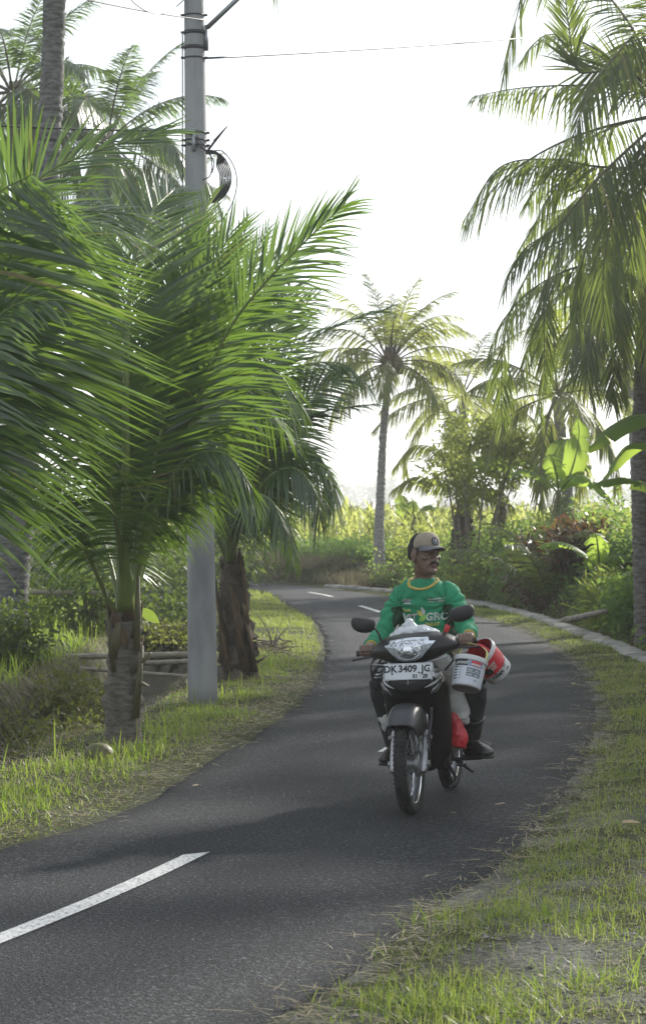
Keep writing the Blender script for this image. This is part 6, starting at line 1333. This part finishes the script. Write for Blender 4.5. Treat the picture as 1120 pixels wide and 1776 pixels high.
# trousers and boots
tr = MB(); rs = []
for z, cy, hw, hd in [(.72, .87, .15, .13), (.78, .868, .168, .14), (.86, .862, .168, .13), (.90, .858, .16, .122)]: rs.append([(math.cos(q) * hw, cy + math.sin(q) * hd, z) for q in th])
rings(tr, rs)
for s in (1, -1): tube(tr, [HP[s], HP[s] * .5 + KN[s] * .5 + (0, 0, .005), KN[s] + (0, .01, .002), KN[s] * .45 + AN[s] * .55, AN[s] * .8 + KN[s] * .2], [.1, .088, .069, .064, .06], 18, smoothn=20)
remesh(tr, 'trousers', [M['trouser']], man, .009, 4, .5, lambda co, no: .007 * n3(co, 9, 2) + .005 * (1 - 2 * np.abs(n3(co, 17, 4, (1, 1, .6)))))
for s in (1, -1):
    bt = MB(); up = KN[s] * .42 + AN[s] * .58; A = AN[s]; T_ = TOE[s]; h_ = nrm((T_ - A) * (1, 1, 0)); back = A - h_ * .035
    tube(bt, [up, up * .5 + A * .5, A + (0, 0, -.005), A + (0, 0, -.05)], [.071, .064, .054, .05], 20, smoothn=14)
    tube(bt, [back + (0, 0, -.055), A + h_ * .03 + (0, 0, -.048), A * .45 + T_ * .55 + (0, 0, -.012), T_ * .93 + A * .07 + (0, 0, -.004), T_ + h_ * .012 + (0, 0, -.008)], [(.040, .042), (.045, .05), (.050, .036), (.043, .026), (.022, .014)], 18, smoothn=18)
    b_ = remesh(bt, 'boot', [M['boot']], man, .005, 4, .5, lambda co, no: .003 * n3(co, 16, 7) + .0015 * n3(co, 40, 1))
    mb = MB(); ax_ = nrm(up - A); n_ = 30; c_ = up
    tube(mb, [c_ - ax_ * .012, c_ + ax_ * .006, c_ + ax_ * .010], [.0725, .0745, .070], 26); mb.build('boot_rim', M['boot'], b_)
    mb = MB(); sole = [back + (0, 0, -.094), A + h_ * .03 + (0, 0, -.095), A * .45 + T_ * .55 + (0, 0, -.05), T_ * .93 + A * .07 + (0, 0, -.032), T_ + h_ * .014 + (0, 0, -.026)]; tube(mb, sole, [(.040, .011), (.044, .011), (.051, .011), (.045, .010), (.024, .008)], 14, smoothn=16); mb.build('sole', M['matt_black'], b_)

# ---------------------------------------------------------------- what he carries
def place(o, label, cat, group=None): o.matrix_world = BM @ o.matrix_world; return tag(o, label, cat, group)
M['sack'] = mat('white_woven_sack', (.48, .475, .45), .75, 0, (.40, .39, .36), 7, .35, 120, stretch=(1, 1, 1.5))
sk_ = MB(); rs = []
for z, cy, hw, hd in [(.40, .56, .12, .07), (.47, .53, .21, .10), (.58, .50, .235, .115), (.70, .48, .24, .12), (.80, .47, .225, .11), (.88, .47, .16, .08), (.905, .47, .06, .05)]: rs.append([(np.sign(math.cos(q)) * abs(math.cos(q)) ** .8 * hw, cy + math.sin(q) * hd, z) for q in th])
rings(sk_, rs)
tube(sk_, [(.14, .50, .68), (.20, .49, .56), (.232, .50, .50), (.262, .50, .475)], [(.07, .08), (.062, .075), (.045, .045), (.03, .010)], 16, smoothn=14)
tube(sk_, [(-.14, .54, .64), (-.215, .55, .53), (-.235, .55, .46), (-.262, .55, .435)], [(.07, .08), (.05, .075), (.04, .04), (.022, .010)], 16, smoothn=14)
def wr(co, no): return .012 * n3(co, 5, 1) + .008 * (1 - 2 * np.abs(n3(co, 11, 6, (1, 1, 1.8)))) + .003 * (1 - 2 * np.abs(n3(co, 30, 2, (.7, 1, 1.6))))
o = remesh(sk_, 'sack', [M['sack']], None, .0085, 5, .5, wr); place(o, 'white woven sack slung over the motorbike frame between the rider\'s knees', 'sack')
sk2 = MB(); tube(sk2, [(-.10, .40, .74), (-.12, .42, .82), (-.10, .44, .885)], [.05, .055, .03], 14, smoothn=8)
M['film'] = mat('milky_plastic_film', (.60, .62, .62), .3, 0, (.45, .47, .48), 8, .3, 30, coat=.3)
fm = MB()
tube(fm, [(-.12, .285, .975), (-.06, .275, 1.02), (.05, .275, 1.025), (.13, .29, .995), (.18, .30, .96)], [(.05, .02), (.06, .032), (.065, .036), (.05, .03), (.03, .03)], 16, smoothn=18); tube(fm, [(-.010, .27, 1.03), (-.013, .265, 1.062), (-.010, .262, 1.098)], [(.085, .03), (.042, .02), (.006, .005)], 14, smoothn=8)
def crumple(co, no): return .010 * (1 - 2 * np.abs(n3(co, 14, 3))) + .006 * (1 - 2 * np.abs(n3(co, 32, 8)))
o = remesh(fm, 'plastic_sheet', [M['film']], None, .006, 2, .5, crumple); place(o, 'crumpled white plastic sheet peaked on top of the headlight cowl', 'plastic sheet')
M['cream'] = mat('cream_cloth', (.52, .48, .34), .7, 0, (.38, .35, .24), 12, .3, 60)
fm = MB(); tube(fm, [(.205, .33, .98), (.232, .33, .94), (.238, .32, .90), (.226, .33, .86)], [(.022, .02), (.03, .025), (.036, .025), (.012, .012)], 14, smoothn=12)
o = remesh(fm, 'cream_bag', [M['cream']], None, .0055, 3, .5, crumple); place(o, 'small cream plastic bag bunched beside the left handlebar grip', 'bag')
M['redbag'] = mat('red_plastic_bag', (.55, .022, .03), .38, 0, (.42, .015, .022), 10, .4, 40)
fm = MB(); tube(fm, [(.168, .47, .60), (.172, .46, .54), (.19, .455, .46), (.205, .45, .39), (.212, .45, .345), (.21, .45, .33)], [(.010, .02), (.022, .035), (.036, .05), (.046, .058), (.044, .05), (.03, .03)], 18, smoothn=18)
o = remesh(fm, 'red_bag', [M['redbag']], None, .006, 3, .5, lambda co, no: .006 * (1 - 2 * np.abs(n3(co, 14, 3, (1.5, 1.5, .6)))) + .003 * n3(co, 40, 8)); place(o, 'red plastic bag hanging below the sack beside the rubber boot', 'bag')

def bucket(label, Mloc, rt, rb, h, outer, inner, deco, rim_h=.03, lean=0, handle=None, hm=None):
    root = empty('paint_bucket', (0, 0, 0), label, 'bucket', 'empty paint buckets hanging from the handlebar'); root.matrix_world = BM @ Mloc
    rad = lambda z: rb + (rt - rb) * z / h
    a = np.linspace(0, 2 * math.pi, 56, endpoint=False); prof = [(rb * .35, .006), (rb * .8, .004), (rb * .86, 0), (rb - .004, 0), (rb, .004)] + [(rad(z), z) for z in np.linspace(.008, h - rim_h, 12)] + [(rt + .005, h - rim_h + .002), (rt + .007, h - .006), (rt + .004, h), (rt - .002, h), (rt - .004, h - .01)] + [(rad(z) - .004, z) for z in np.linspace(h - .03, .008, 8)] + [(.002, .008)]
    mb = MB(); rings(mb, [[(r_ * math.cos(q), r_ * math.sin(q), z) for q in a] for r_, z in prof], cap=True); b_ = mb.build('pail', [outer, inner], root, sharp=50); b_.data.materials.append(M['shaded_dirt_base'])
    for p in b_.data.polygons:
        c = p.center; rr_ = math.hypot(c.x, c.y)
        if rr_ < rad(c.z) - .002 and c.z > .0065: p.material_index = 1
        elif c.z < .007: p.material_index = 2
    mb = MB()
    def wrap(v2, f, ang, z, mi, off=.0012):
        v2 = np.asarray(v2, float) * (1, h / .212); zz = v2[:, 1] + z * h / .212; t = R(-90) + R(ang) + v2[:, 0] / rt; r_ = rb + (rt - rb) * zz / h + off; mb.add(np.stack((r_ * np.cos(t), r_ * np.sin(t), zz), 1), f, mi)
    mats_ = deco(wrap); mb.build('label_print', mats_, b_, smooth=False)
    if handle: mb = MB(); tube(mb, handle(rt, h), [(.0075, .003)] * len(handle(rt, h)), 8, smoothn=36); mb.build('handle', hm, root)
    return root
M['shaded_dirt_base'] = mat('shaded_grimy_pail_base', (.20, .19, .17), .7, 0, (.12, .115, .10), 14, .2, 40)  # underside grime, with its shade put into the grey as well
PW = mat('white_pail_plastic', (.50, .50, .49), .42, 0, (.42, .42, .41), 6, .1, 40); PWi = mat('white_pail_inside', (.42, .42, .40), .5); PRi = mat('red_pail_inside', (.36, .012, .02), .45); PR2 = mat('red_pail_print', (.50, .02, .03), .42); BL = mat('blue_label_print', (.22, .28, .38), .5); GY = mat('grey_label_print', (.12, .14, .18), .5); PK = mat('pale_label_print', (.50, .52, .55), .5)
def quad(w, h, n=10): g = [(x, y) for y in (-h / 2, h / 2) for x in np.linspace(-w / 2, w / 2, n)]; return g, [(k, k + 1, n + k + 1, n + k) for k in range(n - 1)]
def deco1(wrap):
    q = quad(.30, .125, 40); wrap(*q, 0, .078, 3); q = quad(.092, .046); wrap(*q, -33, .158, 0, .0018); v, f = text_mesh('proof', .034, .0012, .3); wrap(v[:, :2], f, -30, .157, 1, .0026)
    q = quad(.012, .046, 3); wrap(*q, -6, .158, 1, .0014); q = quad(.096, .046); wrap(*q, 25, .158, 2, .0018); q = quad(.066, .018); wrap(*q, 27, .166, 4, .0026); q = quad(.060, .014); wrap(*q, 27, .150, 1, .0026); q = quad(.055, .004); wrap(*q, 27, .1415, 4, .0032)
    for (dx, z) in ((10, .112), (36, .112), (10, .082), (36, .082)): q = quad(.050, .026, 6); wrap(*q, dx, z, 5, .0020); q = quad(.03, .008, 5); wrap(*q, dx - 2, z - .002, 1, .0026)
    for k in range(5):
        for w_, dx in ((.034, -52), (.026, -30)): q = quad(w_ * (1 - .15 * (k % 3)), .0035 if dx > -40 else .008, 5); wrap(*q, dx, .125 - .019 * k, 0 if dx < -40 else 5, .0020)
    q = quad(.02, .01, 4); wrap(*q, 34, .045, 2, .002)
    return [M['ink'], WHT, BL, PK, PR2, GY]
def deco2(wrap):
    q = quad(.659, .102, 80); wrap(*q, 0, .139, 0)
    o_ = [(x, .052 * math.sin(math.pi * (x + .15) / .3) - .01) for x in np.linspace(-.15, .15, 20)]; v = [(x, -.02) for x, _ in o_] + o_; wrap(v, [(k, k + 1, 21 + k, 20 + k) for k in range(19)], 5, .092, 0, .0016)
    v, f = text_mesh('ION', .030, .0012); wrap(v[:, :2], f, 28, .140, 1, .0022); v, f = text_mesh('NT', .030, .0012); wrap(v[:, :2], f, 30, .112, 1, .0022)
    q = quad(.05, .05); wrap(*q, 4, .112, 2, .002); v, f = text_mesh('nilex', .046, .0016); wrap(v[:, :2], f, 22, .056, 2, .0018); v, f = text_mesh('®', .032, .001); wrap(v[:, :2], f, 62, .070, 2, .0018); v, f = text_mesh('•••', .026, .002); wrap(v[:, :2], f, 68, .03, 2, .0018)
    return [PR2, WHT, M['ink']]
ML = Matrix.Translation((.332, .20, .772)) @ Matrix.Rotation(R(10), 4, 'Y') @ Matrix.Rotation(R(-21), 4, 'X') @ Matrix.Rotation(R(6), 4, 'Z') @ Matrix.Translation((0, 0, -.090))
inv = ML.inverted(); hand = inv @ Vector(GR[1] + (.01, -.01, -.018))
bucket('white paint bucket with a printed label, hanging upright in front of the rider\'s knee', ML, .094, .083, .185, PW, PWi, deco1, handle=lambda rt, h: [(rt * .92, -rt * .45, h - .02), (rt * .9, -rt * .3, h + .05), ((hand.x + rt * .7) / 2 + .02, hand.y * .5, (h + hand.z) / 2 + .045), (hand.x + .01, hand.y - .03, hand.z), (hand.x - .03, hand.y + .02, hand.z), (-rt * .8, rt * .3, h + .03), (-rt * .96, rt * .2, h - .02)], hm=mat('yellowish_handle', (.45, .44, .16), .5))
axv = Vector((-.49, -.60, .66)).normalized(); rq = axv.to_track_quat('Z', 'Y').to_matrix().to_4x4()
# turn the pail about its own axis so that the print faces the viewer
ML2 = Matrix.Translation((.425, .37, .83)) @ rq; fr = (ML2.to_3x3().inverted() @ Vector((.35, -.9, -.35))); spin = math.atan2(fr.y, fr.x) + math.pi / 2
ML2 = ML2 @ Matrix.Rotation(spin - R(22), 4, 'Z') @ Matrix.Translation((0, 0, -.105)); hand2 = ML2.inverted() @ Vector(GR[1] + (.035, .0, -.02))
bucket('red and white paint bucket swinging tilted with its red inside showing', ML2, .100, .086, .205, PW, PRi, deco2, handle=lambda rt, h: [(rt * math.cos(2.6), rt * math.sin(2.6), h - .015), (hand2.x * .55 - .03, hand2.y * .55 + .03, h + .03), (hand2.x, hand2.y, hand2.z), (hand2.x * .55 + .05, hand2.y * .55 - .02, h + .03), (rt * math.cos(-.5), rt * math.sin(-.5), h - .015)], hm=PR2)
# ---------------------------------------------------------------- air, light, camera
def haze_mat():
    m, nt, out = newmat('morning_haze')
    v = node(nt, 'ShaderNodeVolumePrincipled'); v.inputs['Color'].default_value = (.96, .97, .97, 1); v.inputs['Density'].default_value = HAZE_D; v.inputs['Anisotropy'].default_value = .35
    nt.links.new(v.outputs[0], out.inputs['Volume']); return m
HAZE_D = .0008
mb = MB(); boxm(mb, (0, 0, 0), (2900, 3400, 27)); ho = mb.build('haze', haze_mat(), smooth=False); ho.location = (0, 700, 10.5); tag(ho, kind='stuff')

SUN_AZ, SUN_EL = R(36), R(25)          # azimuth right of the viewing direction, height above the horizon
ld = bpy.data.lights.new('sun', 'SUN'); ld.energy = 3.6; ld.angle = R(2.2); ld.color = (1, .95, .87)
so = bpy.data.objects.new('sun', ld); C.objects.link(so)
sd = Vector((math.sin(SUN_AZ) * math.cos(SUN_EL), math.cos(SUN_AZ) * math.cos(SUN_EL), math.sin(SUN_EL)))
so.rotation_euler = sd.to_track_quat('Z', 'Y').to_euler(); so.location = sd * 60

w = bpy.data.worlds.new('World'); SC.world = w; w.use_nodes = True; nt = w.node_tree; nt.nodes.clear()
wo = nt.nodes.new('ShaderNodeOutputWorld'); bg = nt.nodes.new('ShaderNodeBackground'); bg.inputs[1].default_value = .15
sk = nt.nodes.new('ShaderNodeTexSky'); sk.sky_type = 'NISHITA'; sk.sun_disc = False; sk.sun_elevation = SUN_EL; sk.sun_rotation = SUN_AZ
sk.air_density = 1.0; sk.dust_density = 1.5; sk.ozone_density = 1.0
hs = nt.nodes.new('ShaderNodeHueSaturation'); hs.inputs['Saturation'].default_value = .5; nt.links.new(sk.outputs[0], hs.inputs['Color'])
gm = nt.nodes.new('ShaderNodeGamma'); gm.inputs[1].default_value = .42; nt.links.new(hs.outputs[0], gm.inputs[0])      # humid air evens the sky out
mu = nt.nodes.new('ShaderNodeVectorMath'); mu.operation = 'MULTIPLY'; mu.inputs[1].default_value = (1.86, 1.94, 2.05); nt.links.new(gm.outputs[0], mu.inputs[0]); nt.links.new(mu.outputs[0], bg.inputs[0]); nt.links.new(bg.outputs[0], wo.inputs[0])

cd = bpy.data.cameras.new('camera'); co = bpy.data.objects.new('camera', cd); C.objects.link(co); SC.camera = co
cd.sensor_fit = 'VERTICAL'; cd.sensor_height = 36; cd.lens = 36 * F / 1776; cd.clip_start = .1; cd.clip_end = 3000
cd.shift_y = (YH - 888) / 1776 * 1.0 * -1 * -1
co.location = (0, 0, HC); co.rotation_euler = (R(90), 0, 0)
cd.dof.use_dof = True; cd.dof.focus_distance = 13.2; cd.dof.aperture_fstop = 8
SC.view_settings.view_transform = 'Standard'; SC.view_settings.look = 'None'; SC.view_settings.gamma = 1; SC.view_settings.exposure = EXPO if 'EXPO' in globals() else 1.14
SC.render.engine = 'CYCLES'; cy = SC.cycles
cy.use_denoising = True; cy.use_adaptive_sampling = False
cy.max_bounces = 6; cy.diffuse_bounces = 3; cy.glossy_bounces = 3; cy.transmission_bounces = 4; cy.volume_bounces = 1; cy.transparent_max_bounces = 4
cy.sample_clamp_indirect = 6; cy.caustics_reflective = False; cy.caustics_refractive = False
